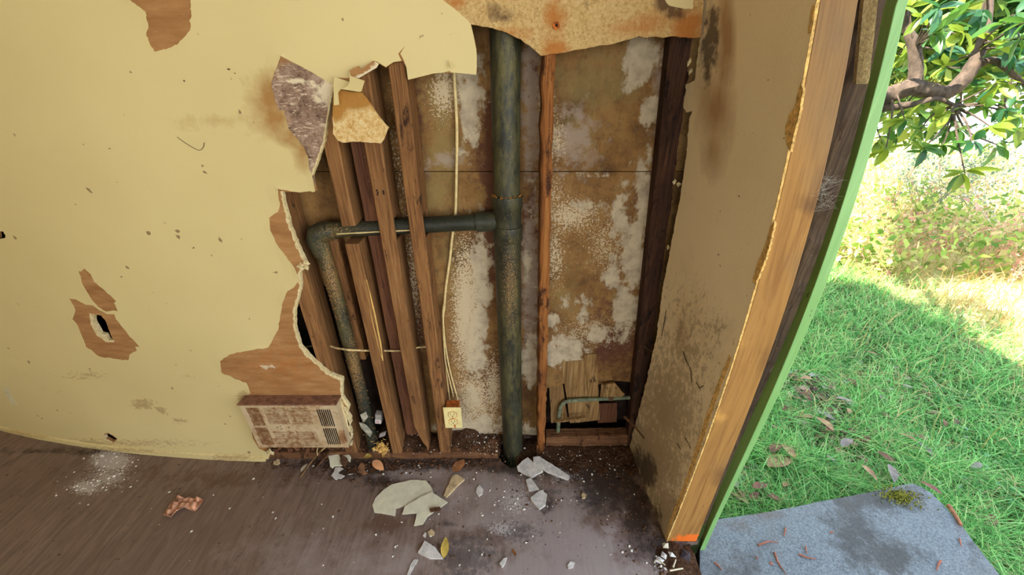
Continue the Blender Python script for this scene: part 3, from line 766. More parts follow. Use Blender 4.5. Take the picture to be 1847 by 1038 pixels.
stud('short upper piece of sawn-off stud hanging above the level drain branch', stud_mb(-.505, -.464, Y0, Y1, 1.042, ZT), M_STUD_L)
def b_top(z): return (0, 0, 0, 0)
stud('sawn-off lower stud standing under the drain branch with a pale scar on its edge', stud_mb(-.508, -.466, Y0, Y1, .010, .985), M_STUD_L)
sc = MB(); # pale split in its edge
sc.sweep([[(-.470, Y0 - .0006, .86), (-.464, Y0 + .004, .86), (-.466, Y0 + .006, .86)], [(-.474, Y0 - .001, .72), (-.4625, Y0 + .012, .72), (-.466, Y0 + .02, .72)], [(-.472, Y0 - .001, .60), (-.463, Y0 + .010, .60), (-.466, Y0 + .02, .60)], [(-.467, Y0, .53), (-.465, Y0 + .004, .53), (-.466, Y0 + .006, .53)]])
obj('split', sc, plain('pale_split_wood', (206, 166, 92), .8, .2, 90, (1, 1, .1)), bpy.data.objects['stud.002'], label='pale split along the stud edge')
def rot_c(z):
    k = max(0, (.19 - z) / .15); return (.034 * k ** 1.2 + (random.uniform(0, .004) if k else 0), .004 * k, .01 * k, .03 * k)
def drilled(x0, x1, zb, shape=None, z0=.01, hole=(.985, 1.062)):
    mb = stud_mb(x0, x1, Y0, Y1, z0, hole[0], shape=shape)
    stud_mb(x0, x1, Y0, Y1, hole[1], ZT, mb=mb); stud_mb(x0, x1, Y0, Y0 + .014, hole[0] - .002, hole[1] + .002, mb=mb); stud_mb(x0, x1, Y1 - .014, Y1, hole[0] - .002, hole[1] + .002, mb=mb)
    return mb
s_c = stud('stud with its foot rotted to a point, second to the left of the wall outlet', drilled(-.396, -.350, 0, rot_c, .036, (.993, 1.062)), M_STUD_L)
s_d = stud('dark weathered stud carrying the ivory wall outlet', drilled(-.305, -.262, 0, None, .022, (1.0, 1.074)), M_STUD_D)
mk = MB()
for z, dx in ((1.148, .010), (1.142, .012), (1.136, .010), (1.142, .028)):
    mk.obox((-.392 + dx, Y0 - .0004, z), (.0016, 0, .0008), (0, .0009, 0), (0, 0, .006 if dx > .02 else .0026))
obj('knife_mark', mk, M_SLOT, s_c, label='black cut marks on the stud face')
stud('dusky red board set back beside the sawn-off stud', stud_mb(-.448, -.404, 1.118, 1.166, .10, ZT), M_BACKBOARD)
stud('dim brown board set back behind the thin drain riser', stud_mb(-.585, -.548, 1.125, 1.168, .50, .995), M_STUD_D)
def rot_e(z):
    k = max(0, (.16 - z) / .15)
    return (.004 + .006 * math.sin(z * 31) ** 2 + .012 * k * random.random(), .004 * math.sin(z * 23 + 1) ** 2 + .008 * k * random.random(), .012 * k, 0)
eb = MB(); secs = []
for z in list(np.linspace(.035, .3, 16)) + list(np.linspace(.34, ZT, 40)):
    lean = np.interp(z, [0, .6, 1.35, 1.6], [.101, .088, .069, .066]); d = rot_e(z)
    a, b, c, e = lean + d[0], lean + .040 - d[1], Y0 + d[2], Y1
    secs.append([(a + .004, c, z), (b - .004, c, z), (b, c + .004, z), (b, e, z), (a, e, z), (a, c + .004, z)])
s_e = stud('narrow orange stud with a ragged rotten foot, right of the wide drain pipe', eb.sweep(secs[::-1]), M_STUD_O)
spl = MB()
for k in range(7):
    x = .104 + .005 * k; spl.sweep([[(x, Y0 + .004, .075), (x + .004, Y0 + .004, .075), (x + .002, Y0 + .012, .075)], [(x + .001, Y0 + .006, .02 + random.uniform(-.01, .02)), (x + .002, Y0 + .006, .02), (x + .0015, Y0 + .009, .02)]])
obj('splinter', spl, M_STUD_O, s_e)
fb = MB(); secs = []
for z in np.linspace(.02, ZT, 40):
    a = float(np.interp(z, [0, .163, .764, 1.515, 2.4], [.50, .492, .447, .392, .36])); b = a + .055 + random.uniform(-.003, .003); y0 = 1.128 + random.uniform(-.002, .002)
    secs.append([(a, y0, z), (b, y0, z), (b, 1.168, z), (a, 1.168, z)])
stud('almost black rotten corner stud beside the grimy right wall', fb.sweep(secs[::-1]), M_STUD_B)
# dark rotten filling between the corner stud and the right wall, with pale lumps
fill = MB(); secs = []
for z in np.arange(.02, 2.4, .012):
    x = float(xw(1.127, z)) + .004; a = float(np.interp(z, [0, .163, .764, 1.515, 2.4], [.50, .492, .447, .392, .36])) + .062; y = 1.13 + random.uniform(-.01, .012)
    a = min(a, x - .006); m0 = (a + x) / 2 + random.uniform(-.004, .004)
    secs.append([(a, y + .012, z), (m0, y + random.uniform(-.004, .012), z), (x, y + .01, z), (x, 1.165, z), (a, 1.165, z)])
fill.sweep(secs[::-1])
obj('corner_packing', fill, M_STUD_B, label='dark crumbling packing in the corner beside the black stud', cat='packing')
lump = MB()
for px_ in ((1243, 112), (1246, 128), (1217, 328), (1224, 332), (1205, 446), (1212, 640)):
    p = on_y(*px_, 1.115); lump.chunk(p, .008, (1, .6, 1.2))
obj('plaster_lumps', lump, M_GYP, label='pale plaster lumps stuck in the dark corner', cat='plaster', kind='stuff')

# plates along the floor
pl = MB(); secs = []
for X in np.linspace(-1.06, -.06, 40):
    t = .036 + random.uniform(-.003, .002) - .012 * max(0, (X + .16) / .1)
    secs.append([(X, 1.078 + random.uniform(-.002, .002), .001), (X, 1.170, .001), (X, 1.170, t), (X, 1.080, t)])
obj('bottom_plate', pl.sweep(secs), M_PLATE, label='rotten reddish bottom plate lying under the left studs', cat='plate')
bl = MB(); secs = []
for X in np.linspace(.148, .50, 14):
    j = random.uniform(-.002, .002); q = (X - .148) * .03
    secs.append([(X, 1.128 + j, .012 + q), (X, 1.170, .012 + q), (X, 1.170, .074 + q + j), (X, 1.130 + j, .072 + q + j)])
obj('blocking', bl.sweep(secs), M_PLATE, label='brown blocking timber across the foot of the right bay', cat='timber')
# front edge of the right wall: post with orange paint at the foot
pb = MB(); secs = []
for z in list(np.linspace(.002, .12, 8)) + list(np.linspace(.16, 2.2, 50)):
    a = float(x_face(z)) + .0046; b = float(x_post(z))
    if z < .02: b -= .002
    secs.append([(a + .002, .744, z), (b - .003, .744, z), (b, .747, z), (b, .782, z), (a, .782, z), (a, .746, z)])
pm = dict(u=lambda v: v[:, 0] - x_face(v[:, 2]), weather=blobs([(1510, 40, 60, 120, .95), (1490, 180, 50, 120, .9), (1470, 300, 26, 70, .7), (1440, 480, 14, 80, .5), (1480, 100, 30, 80, .6), (1310, 830, 20, 80, .4)]),
          dark=blobs([(1470, 368, 16, 30, .8), (1400, 560, 20, 40, .6), (1370, 640, 30, 50, .6), (1330, 760, 16, 50, .6), (1300, 850, 16, 40, .75), (1245, 960, 16, 18, .7), (1290, 800, 10, 40, .6)]),
          yellow=blobs([(1440, 282, 10, 18, .95), (1405, 480, 10, 40, .7), (1300, 760, 14, 30, .8), (1345, 640, 12, 50, .6), (1380, 560, 14, 40, .6)]),
          paint=blobs([(1240, 974, 30, 13, 1.0)]))
obj('door_post', pb.sweep(secs[::-1]), M_POST, label='bare pine door post with orange paint at its foot, along the right wall edge', cat='post', attrs=pm)
def edge_fit(pts, Y):
    return fit([(q[2], q[0]) for q in (on_y(a, b, Y) for a, b in pts)])
t_mid = edge_fit([(1613, 0), (1604, 75), (1585, 150), (1556, 250), (1506, 400), (1470, 505), (1432, 625), (1368, 760), (1312, 885), (1267, 982)], .744)
t_far = edge_fit([(1591, 0), (1581, 100), (1566, 165), (1541, 240), (1501, 381), (1458, 510), (1403, 640), (1349, 764), (1302, 873), (1263, 982)], .774)
gb = MB(); secs = []
for z in list(np.linspace(-.062, 1.6, 46)) + [2.2]:
    zz = max(z, 0); b, m0, f0 = float(x_trim(zz)), float(t_mid(zz)), float(t_far(zz))
    secs.append([(m0, .744, z), (b, .744, z), (max(b, f0 + .012), .774, z), (f0, .774, z)])
obj('trim_board', gb.sweep(secs[::-1]), M_GREEN, label='pale green painted trim board outside the door post', cat='trim', bevel=.0015)
wb = MB(); secs = []
for z in list(np.linspace(0.0, 1.6, 60)) + [2.2]:
    a = float(x_post(z)) + .001; b = max(float(t_far(z)) * 1.035 + .018, a + .008); m0 = a + (b - a) * .45 + random.uniform(-.001, .001); y0 = .800 + random.uniform(-.003, .003)
    secs.append([(a - .006, y0, z), (m0, y0, z), (m0 + .001, y0 + .008, z), (b, y0 + .008 + random.uniform(-.002, .002), z), (b, y0 + .03, z), (a - .006, y0 + .03, z)])
obj('edge_strip', wb.sweep(secs[::-1]), M_WEATHER, label='dark weathered strip in the gap between post and green trim', cat='strip')
cb = MB(); secs = []
for z in np.linspace(1.418, 1.75, 12):
    p0, p1 = on_y(1538, 165, .79)[0] - .001, on_y(1567, 165, .79)[0]; dz = (1.542 - min(z, 1.542)) / .136
    a = .583 + (.628 - .583) * dz; b = a + .024; j = random.uniform(-.001, .001)
    secs.append([(a, .786, z), (b + j, .786, z), (b + .003 + j, .794, z), (a, .794, z)])
obj('siding_strip', cb.sweep(secs[::-1]), M_STUCCO, label='short tan textured siding strip at the top of the gap by the green trim', cat='siding')

# ================================================================= PIPES
dp = empty('drain_pipe', (0, 1.1, 0), 'black drain stack with level branch and thin left riser in the open wall', 'pipe')
mo = dict(moss=blobs([(915, 180, 20, 190, 1.0), (905, 330, 26, 60, .6), (925, 620, 16, 160, .8), (600, 520, 30, 140, .7)]),
          crust=blobs([(920, 520, 24, 130, 1.0), (915, 250, 20, 200, .5), (600, 500, 40, 120, 1.1), (640, 660, 30, 100, 1.1), (610, 415, 60, 24, .9), (850, 400, 60, 20, .5), (925, 760, 20, 90, .45)]))
cx = lambda z: float(np.interp(z, [0, .07, .64, 1.2, 1.5, 2.4], [.004, .003, -.010, -.0165, -.0165, -.0165]))
st = MB(); st.tube([(cx(z), 1.128, z) for z in np.linspace(1.08, 2.42, 20)], .0392, 28); obj('stack', st, M_IRON, dp, attrs=mo)
st = MB(); st.tube([(cx(z), 1.128, z) for z in np.linspace(-.19, 1.02, 24)], .0420, 28); obj('stack', st, M_IRON, dp, attrs=mo)
def lathe(prof, n=30):
    m = MB(); secs = []
    for z, r in prof: secs.append([(cx(z) + r * 1.02 * math.cos(q), 1.128 + r * 1.02 * math.sin(q), z) for q in np.arange(n) * 2 * math.pi / n])
    m.sweep(secs); m.smooth = True; return m
obj('collar', lathe([(1.122, .0386), (1.122, .0455), (1.118, .0462), (1.086, .0455), (1.080, .0425), (1.03, .0420), (1.028, .0455), (1.024, .0466), (.985, .0460), (.978, .0412)]), M_IRON, dp, attrs=mo)
rr = MB()
for k in range(40):
    q = random.uniform(math.pi, 2 * math.pi); r = .0405 + random.uniform(0, .005); rr.chunk((cx(1.12) + r * math.cos(q), 1.128 + r * math.sin(q), 1.1225 + random.uniform(-.001, .003)), .003)
obj('joint_rust', rr, M_RUSTRIM, dp, label='orange crumbs round the pipe joint')
br = MB(); br.tube([(X, 1.125, float(np.interp(X, [-.6, -.31, -.06], [1.012, 1.027, 1.041]))) for X in np.linspace(-.60, -.03, 16)], .0248, 20); obj('branch', br, M_IRON, dp, attrs=mo)
seam_ = MB(); seam_.tube([(X, 1.1003, float(np.interp(X, [-.6, -.31, -.06], [1.006, 1.021, 1.034]))) for X in np.linspace(-.535, -.27, 12)], .0022, 6, wob=.3); obj('branch_seam', seam_, M_CABLE, dp, label='pale streak along the branch')
hb = MB(); hb.tube([(-.112, 1.124, 1.038), (-.109, 1.125, 1.0382), (-.05, 1.126, 1.042)], [.027, .0305, .0305], 20); obj('branch_hub', hb, M_IRON, dp, attrs=mo)
el = MB()
arc = [(-.545, 1.120, 1.014), (-.575, 1.116, 1.013), (-.600, 1.112, 1.004), (-.606, 1.111, .985), (-.602, 1.111, .955), (-.598, 1.111, .935)]
el.tube(arc, [.0275, .031, .033, .032, .028, .0255], 20); obj('elbow', el, M_IRON, dp, attrs=mo)
rs = MB(); rs.tube([(float(np.interp(z, [0, .06, .36, .77, .99], [-.598, -.596, -.588, -.589, -.596])), 1.111, z) for z in np.linspace(.0, .98, 40)], .0228, 18, wob=.03); obj('riser', rs, M_IRON, dp, attrs=mo)
cr = MB()
for k in range(160):
    z = random.uniform(.08, 1.0); q = random.uniform(math.pi * .9, 2.1 * math.pi); x = float(np.interp(z, [0, .06, .36, .77, .99], [-.598, -.596, -.588, -.589, -.596]))
    cr.chunk((x + .0235 * math.cos(q), 1.111 + .0235 * math.sin(q), z), random.uniform(.001, .0035))
obj('crust', cr, plain('pipe_crust', (132, 100, 62), .95, .4, 120), dp, kind='stuff', label='crumbly brown crust on the riser')
M_TWIGC = plain('brown_coupling', (96, 72, 50), .8, .2, 60)
wp = empty('copper_pipe', (.35, 1.165, .14), 'greenish bent copper water pipe at the foot of the right bay', 'pipe')
cpb = MB(); cpb.tube([(.200, 1.158, .07), (.200, 1.158, .20), (.204, 1.158, .228), (.216, 1.158, .248), (.236, 1.158, .257), (.30, 1.158, .262), (.42, 1.158, .270), (.49, 1.158, .276)], .0085, 12); obj('tube', cpb, M_COPPER, wp)
cf = MB(); cf.tube([(.395, 1.158, .2685), (.415, 1.158, .270)], .0115, 12); obj('coupling', cf, M_TWIGC, wp, label='brown coupling')

# ================================================================= WIRING
def cpath(pts, y): return [tuple(on_y(a, b, y)) for a, b in pts]
def smooth(pts, n=6):
    P = [np.array(p) for p in pts]; out = []
    for i in range(len(P) - 1):
        p0, p1, p2, p3 = P[max(i - 1, 0)], P[i], P[i + 1], P[min(i + 2, len(P) - 1)]
        for k in range(n):
            t = k / n; out.append(.5 * ((2 * p1) + (p2 - p0) * t + (2 * p0 - 5 * p1 + 4 * p2 - p3) * t * t + (3 * p1 - p0 - 3 * p2 + p3) * t ** 3))
    return out + [P[-1]]
ec = empty('power_cable', tuple(on_y(820, 300, 1.165)), 'cream power cable hanging down the stained sheathing to the outlet', 'cable')
b_ = MB(); b_.tube(smooth(cpath([(818, 60), (819, 135), (824, 230), (823, 330), (821, 390)], 1.160) + cpath([(816, 425), (811, 470), (804, 520), (801, 560)], 1.164)), .0044, 10); obj('sheath', b_, M_CABLE, ec)
b_ = MB(); b_.tube(smooth(cpath([(801, 560), (799, 590), (802, 640), (806, 680), (811, 722)], 1.160)), .003, 8); obj('strand', b_, M_CABLE, ec)
b_ = MB(); b_.tube(smooth(cpath([(801, 548), (799, 570), (803, 620), (812, 670), (826, 722)], 1.156)), .003, 8); obj('strand', b_, M_CABLE, ec)
b_ = MB(); b_.tube(smooth(cpath([(800, 600), (803, 650), (812, 690), (818, 716)], 1.154)), .0026, 8); obj('strand', b_, M_CABLE, ec)
hc = empty('thin_cable', (-.55, 1.12, .55), 'thin pale cable threaded level through the left studs', 'cable')
b_ = MB(); b_.tube(smooth([tuple(on_y(a, b, y)) for a, b, y in ((520, 630, 1.15), (560, 625, 1.14), (585, 622, 1.12), (606, 628, 1.092), (625, 631, 1.075), (640, 632, 1.079), (668, 633, 1.10), (690, 633, 1.11), (722, 633, 1.11), (748, 628, 1.12), (775, 625, 1.13))]), .0036, 8)
obj('cable', b_, plain('dirty_cable', (190, 164, 116), .7, .35, 90), hc)

ol = empty('wall_outlet', tuple(on_y(817, 770, 1.056)), 'ivory duplex wall outlet with rust rings, on the dark stud', 'outlet')
X0, X1, Z0, Z1 = -.264, -.1955, .212, .322
oc = (X0 + X1) / 2
plate = MB().box(X0, X1, 1.055, 1.061, Z0, Z1); obj('cover_plate', plate, M_OUT, ol, bevel=.002)
bx = MB().box(X0 + .008, X1 - .012, 1.061, 1.105, Z0 + .01, Z1 - .01); obj('box', bx, M_RUST, ol, label='rusty outlet box behind the plate')
for zc in (.286, .248):
    def disc(rx, rz, y0, y1, n=24):
        m = MB(); m.sweep([[(oc + rx * max(-.86, min(.86, math.cos(q))), y, zc + rz * math.sin(q)) for q in np.arange(n) * 2 * math.pi / n] for y in (y1, y0)]); return m
    obj('rust_ring', disc(.0202, .0175, 1.0546, 1.0556), M_RUST, ol)
    rc = obj('receptacle', disc(.0180, .0153, 1.0535, 1.0556), M_OUT, ol)
    sl = MB()
    for dx in (-.0065, .0065): sl.box(oc + dx - .0011, oc + dx + .0011, 1.0531, 1.054, zc + .001, zc + .0085)
    sl.tube([(oc, 1.0531, zc - .006), (oc, 1.054, zc - .006)], .0026, 8); obj('slot', sl, M_SLOT, rc)
m_ = MB(); m_.tube([(oc, 1.0538, .267), (oc, 1.0556, .267)], .0036, 12); obj('screw', m_, M_RUST, ol)
m_ = MB(); m_.sweep([[(oc + .001, 1.0546, .232), (oc + .008, 1.0546, .232), (oc + .008, 1.0552, .232), (oc + .001, 1.0552, .232)], [(oc + .003, 1.0546, .2125), (oc + .007, 1.0546, .2125), (oc + .007, 1.0552, .2125), (oc + .003, 1.0552, .2125)]]); obj('rust_run', m_, M_RUST, ol)

# ================================================================= HEATER GRILLE
hx0, hx1, hz0, hz1, hy = -1.003, -.648, .140, .372, 1.022
ht = empty('wall_heater', ((hx0 + hx1) / 2, 1.04, hz0), 'rusted enamel wall heater grille low on the torn back wall', 'heater')
def hX(f): return hx0 + (hx1 - hx0) * f
def hZ(f): return hz1 + (hz0 - hz1) * f
ra = dict(rust=blobs([(540, 745, 60, 30, .8), (530, 800, 60, 20, .9), (470, 770, 14, 40, .9), (620, 790, 12, 14, 1.1), (590, 770, 8, 30, .8), (520, 722, 90, 6, .8), (505, 770, 30, 8, .3)]))
wins = [(.05, .06, .185, .47), (.05, .51, .185, .93), (.225, .05, .455, .43), (.475, .05, .70, .43), (.225, .60, .455, .96), (.475, .60, .70, .96), (.775, .10, .925, .49), (.775, .53, .925, .93)]
outer = [(hX(0), hZ(1)), (hX(1), hZ(1)), (hX(1), hZ(0)), (hX(0), hZ(0))]
hl = [[(hX(a), hZ(d)), (hX(c), hZ(d)), (hX(c), hZ(b)), (hX(a), hZ(b))] for a, b, c, d in wins]
plan = lambda a, b, off: np.stack([a, hy + .004 - off, b], -1)
obj('face_plate', sheet(outer, hl, plan, .004, .02), M_VENT, ht, attrs=ra)
obj('case', MB().box(hx0 + .004, hx1 - .004, hy + .006, 1.064, hz0 + .004, hz1 - .003), M_SLOT, ht, label='dark inside of the heater')
rim_ = MB().box(hx0, hx0 + .004, hy + .004, 1.066, hz0, hz1).box(hx1 - .004, hx1, hy + .004, 1.072, hz0, hz1).box(hx0, hx1, hy + .004, 1.066, hz0, hz0 + .004)
obj('side_frame', rim_, M_VENT, ht, attrs=ra)
tp = MB().box(hx0 - .006, hx1 + .004, hy - .004, 1.068, hz1, hz1 + .006, .001); obj('top_cap', tp, M_VENTTOP, ht, bevel=.0015)
for i, (a, b, c, d) in enumerate(wins):
    m_ = MB()
    if i in (0, 1, 6, 7):
        n = 7
        for k in range(n + 1):
            x = hX(a + (c - a) * k / n); w = .0022 if i < 2 else .0006
            m_.obox((x, hy + .0022, (hZ(b) + hZ(d)) / 2), (w, 0, 0), (0, .0016, 0), (0, 0, (hZ(b) - hZ(d)) / 2))
        obj('louver', m_, M_VENT, ht, attrs=dict(rust=lambda v: np.full(len(v), .8)) if i < 2 else ra, label='rust-clogged upright slats' if i < 2 else 'upright slats over dark slots')
    else:
        n = 11
        for k in range(n + 1):
            z = hZ(b + (d - b) * (k + .5) / (n + 1)); m_.obox(((hX(a) + hX(c)) / 2, hy + .0035, z), ((hX(c) - hX(a)) / 2, 0, 0), (0, .0028, 0), (0, 0, .0028))
        obj('rib_panel', m_, M_VENT, ht, attrs=dict(rust=lambda v: np.full(len(v), .62)), label='rusty fine-ribbed panel')
for dx, dz in ((.30, .50), (.335, .48), (.335, .54), (.42, .52)):
    m_ = MB(); m_.tube([(hX(dx), hy - .001, hZ(dz)), (hX(dx), hy + .001, hZ(dz))], .0022, 8); obj('rust_hole', m_, M_SLOT, ht)

# ================================================================= LOOSE BOARDS IN THE RIGHT BAY
def slab(P, t, mat, name, label, cat, group=None, n_off=(0, -1, 0), parent=None, ragamp=0):
    """a thin piece given by its outline in space and a thickness"""
    P = [np.asarray(p, float) for p in P]; n_ = np.array(n_off, float)
    m = MB(); m.sweep([[p for p in P], [p + n_ * t for p in P]]); 
    return obj(name, m, mat, parent, label=label, cat=cat, group=group)
def board_px(px_, y, t, name, label, cat, mat=None):
    yy = y if callable(y) else (lambda b: y)
    return slab([on_y(a, b, yy(b)) for a, b in rag(px_, .5, 8, hash(label) % 99, True)], t, mat or M_SHARD, name, label, cat)
board_px([(1012, 652), (1054, 648), (1066, 758), (1028, 762)], lambda b: 1.176, .006, 'loose_board', 'stained loose board leaning upright behind the copper pipe', 'board')
board_px([(1053, 639), (1076, 637), (1081, 756), (1066, 758)], lambda b: 1.172, .006, 'loose_board', 'narrow stained board with a broken top beside the wider loose board', 'board')
board_px([(990, 682), (1010, 660), (1024, 758), (994, 762)], lambda b: 1.178, .005, 'loose_board', 'dim broken board tucked behind the orange stud', 'board')
board_px([(1079, 728), (1112, 726), (1112, 760), (1078, 762)], lambda b: 1.180, .005, 'loose_board', 'low dark board end below the copper pipe', 'board', M_BACKBOARD)
board_px([(1084, 692), (1108, 689), (1126, 709), (1118, 714), (1082, 713)], lambda b: 1.160, .010, 'board_fragment', 'tan pointed board fragment resting on the copper pipe', 'fragment')
stick = MB(); a, b = on_y(1003, 760, 1.138), on_y(1056, 753, 1.138); stick.obox((a + b) / 2, (b - a) / 2, (0, .008, 0), (0, 0, .004)); obj('wood_stick', stick, M_SHARD, label='pale stick lying on the blocking timber', cat='stick', bevel=.001)
def twig(name, label, pts, r0, r1, mat, cat='stick', n=7, group=None):
    m = MB(); k = len(pts); m.tube(pts, list(np.linspace(r0, r1, k)), n, wob=.15); return obj(name, m, mat, label=label, cat=cat, group=group)
M_TWIG = plain('dry_twig', (140, 108, 66), .9, .3, 90)
M_TWIGD = plain('dark_twig', (84, 58, 38), .9, .3, 90)
twig('splinter_stick', 'grey splinter jutting from the black corner stud near its foot', [tuple(on_y(1126, 752, 1.10)), tuple(on_y(1145, 770, 1.06)), tuple(on_y(1162, 792, 1.02))], .006, .003, M_TWIGD)
twig('bent_nail', 'rusty nail jutting from the corner stud by the right wall', [tuple(on_y(1160, 622, 1.13)), tuple(on_y(1172, 632, 1.09)), tuple(on_y(1188, 642, 1.05))], .003, .0025, M_TWIGD, 'nail')

# ================================================================= DIRT AND DEBRIS
def mound(name, label, x0, x1, y0, y1, hfun, mat, n=40):
    gx, gy = np.meshgrid(np.linspace(x0, x1, n), np.linspace(y0, y1, max(8, int(n * (y1 - y0) / (x1 - x0)))))
    z = hfun(gx, gy); v = np.stack([gx, gy, z], -1).reshape(-1, 3); r, c = gx.shape
    i = np.arange(r * c).reshape(r, c); q = np.stack([i[:-1, :-1], i[:-1, 1:], i[1:, 1:], i[1:, :-1]], -1).reshape(-1, 4)
    return fast(name, v, q, mat, kind='stuff', label=label, cat='dirt', smooth=True)
def nz(a, b, f): return np.sin(a * f + 3) * np.sin(b * f * 1.3 + 1) + .5 * np.sin(a * f * 2.7) * np.sin(b * f * 2.1 + 2)
def m_dirt():
    m = Mat('dark_debris_dirt'); a = m.noise(90, 7, .8); b = m.noise(260, 3, .6)
    c = m.ramp(a, [(.3, (42, 28, 20)), (.5, (84, 58, 40)), (.68, (124, 90, 62))]); c = m.mix(m.step(b, .66, .70), c, (206, 190, 164))
    return m.done(c, .95, a, 1.0, .012, .1)
M_DIRT = m_dirt()
mound('dirt_heap', 'dark crumbly dirt heaped between the left studs', -.66, -.05, 1.082, 1.232, lambda x, y: .034 + .05 * np.clip((y - 1.09) / .1, 0, 1) * (.7 + .3 * np.sin(x * 24)) + .006 * nz(x, y, 60) - .02 * np.clip((x + .2) / .1, 0, 1), M_DIRT, 70)
mound('dirt_heap', 'dark crumbly dirt spilling from the right bay onto the floor', .02, .53, .98, 1.235, lambda x, y: -.004 + .022 * np.clip((y - 1.0) / .12, 0, 1) * np.clip((x - .06) / .08, 0, 1) + .005 * nz(x, y, 55), M_DIRT, 70)
mound('dirt_heap', 'rotten dirt and splinters beside the door post foot', .42, .625, .56, .76, lambda x, y: -.010 + .024 * np.exp(-(((x - .545) / .06) ** 2 + ((y - .69) / .06) ** 2)) + .004 * nz(x, y, 70), M_DIRT, 36)

def crumbs(name, label, n, sampler, rmin, rmax, mat, zf=lambda x, y: 0.0):
    base = np.array([(1, 0, 0), (-1, 0, 0), (0, 1, 0), (0, -1, 0), (0, 0, 1), (0, 0, -1)], float)
    fc = np.array([(0, 2, 4), (2, 1, 4), (1, 3, 4), (3, 0, 4), (2, 0, 5), (1, 2, 5), (3, 1, 5), (0, 3, 5)])
    pts = np.array([sampler() for _ in range(n)]); r = rmin + (rmax - rmin) * rng.random(n) ** 3
    v = base[None] * (r[:, None, None] * rng.uniform(.5, 1.4, (n, 6, 1))) * np.array((1, 1, .55))
    an = rng.uniform(0, 6.28, n); c_, s_ = np.cos(an)[:, None], np.sin(an)[:, None]
    v = np.stack([v[..., 0] * c_ - v[..., 1] * s_, v[..., 0] * s_ + v[..., 1] * c_, v[..., 2]], -1)
    z = np.array([zf(*p) for p in pts]) + r * .3
    v += np.concatenate([pts, z[:, None]], 1)[:, None, :]
    f = (fc[None] + (np.arange(n) * 6)[:, None, None]).reshape(-1, 3)
    return fast(name, v.reshape(-1, 3), f, mat, kind='stuff', label=label, cat='crumbs')
def pick(lst):
    ws = [b[4] for b in lst]
    def fn():
        while True:
            b = random.choices(lst, ws)[0]; x, y = random.gauss(b[0], b[2] * .6), random.gauss(b[1], b[3] * .6)
            p = on_z(x, y, 0)
            if p[1] < float(yw(p[0])) - .004 or -1.03 < p[0] < .5:
                if not (p[0] > x_face(0) - .01 and p[1] > .74) and not (p[0] > .56 and p[1] < .74): return p[:2]
    return fn
hz = lambda x, y: (.036 if (-1.03 < x < -.06 and y > 1.078) else .012 if (x > .1 and y > 1.03) else 0.0)
M_WHITE = plain('white_plaster_crumb', (226, 220, 206), .95, .1, 60)
M_BROWN = plain('brown_crumb', (92, 66, 46), .95, .35, 60)
crumbs('plaster_crumbs', 'scattered white plaster crumbs on the plywood floor', 900, pick([(205, 828, 46, 22, 3), (155, 878, 40, 16, 2), (195, 866, 40, 22, 2), (930, 905, 120, 60, 3), (1060, 840, 110, 30, 3), (860, 800, 80, 20, 2), (1215, 1010, 40, 30, 3), (700, 850, 140, 30, 2), (780, 1000, 160, 60, 1.5), (1050, 960, 160, 70, 1.5), (400, 880, 300, 90, 1)]), .0008, .0065, M_WHITE, hz)
crumbs('dirt_crumbs', 'scattered brown dirt crumbs along the foot of the open wall', 1500, pick([(700, 835, 170, 14, 4), (860, 830, 80, 20, 3), (1060, 850, 110, 36, 4), (1140, 930, 40, 60, 2), (1220, 1005, 40, 34, 3), (900, 930, 200, 80, 1.2), (560, 850, 120, 20, 1)]), .0008, .0060, M_BROWN, hz)
crumbs('dirt_crumbs', 'coarse dark litter along the foot of the left studs and under the heater', 500, pick([(560, 838, 70, 8, 2), (670, 842, 70, 14, 4), (760, 838, 60, 8, 3), (850, 832, 50, 12, 2), (720, 870, 60, 14, 1), (660, 866, 50, 12, 1)]), .0015, .010, M_BROWN, hz)
crumbs('plaster_crumbs', 'fine white plaster grains in the debris of the open wall bays', 300, lambda: (random.choice([random.uniform(-.66, -.06), random.uniform(-.2, -.06), random.uniform(.14, .5)]), random.uniform(1.06, 1.16)), .0008, .004, M_WHITE, lambda x, y: .07 if (x < -.05 and y > 1.13) else .045 if x < 0 else .02)
M_PAPER = plain('cream_paper', (224, 218, 188), .7, .05, 40, bstr=.1)
M_CHIP = plain('grey_white_plaster', (210, 204, 194), .9, .12, 50, bstr=.4)
M_CHIPT = plain('tan_plaster', (196, 172, 130), .9, .15, 50, bstr=.4)
def piece(name, label, cat, crop, z, t, mat, scale=2.798, ox=600, oy=760, amp=.4, tilt=None, edge=None, group=None):
    """a flat fragment lying on the floor: outline in photograph pixels, laid on the floor plane; its rim drops straight down"""
    P = [(ox + a / scale, oy + b / scale) for a, b in crop]
    L = FL(rag(P, amp, 5, len(label) * 7 + len(P), True), z + t)
    tl = tilt or (0, 0); c = np.mean(np.array(L), 0)
    def fm(a, b, off): return np.stack([a, b, z + off + (a - c[0]) * tl[0] + (b - c[1]) * tl[1]], -1)
    m = sheet(L, [], fm, t, None)
    return obj(name, m, mat, label=label, cat=cat, group=group)
g5 = 'plaster pieces below the wide drain pipe'
piece('paper_sheet', 'larger cream sheet of torn wall paper lying flat on the floor', 'paper', [(200, 425), (215, 390), (260, 345), (300, 320), (400, 298), (470, 300), (495, 330), (508, 362), (440, 385), (370, 425), (320, 440), (315, 478), (275, 470), (210, 460)], .002, .003, M_PAPER, tilt=(0, .02))
piece('paper_sheet', 'smaller cream paper scrap overlapping the larger sheet, with a dark chip on it', 'paper', [(350, 470), (365, 430), (440, 385), (500, 360), (540, 385), (580, 410), (540, 440), (480, 480), (455, 520), (410, 528), (420, 490), (425, 465)], .008, .003, M_PAPER, tilt=(0, .02))
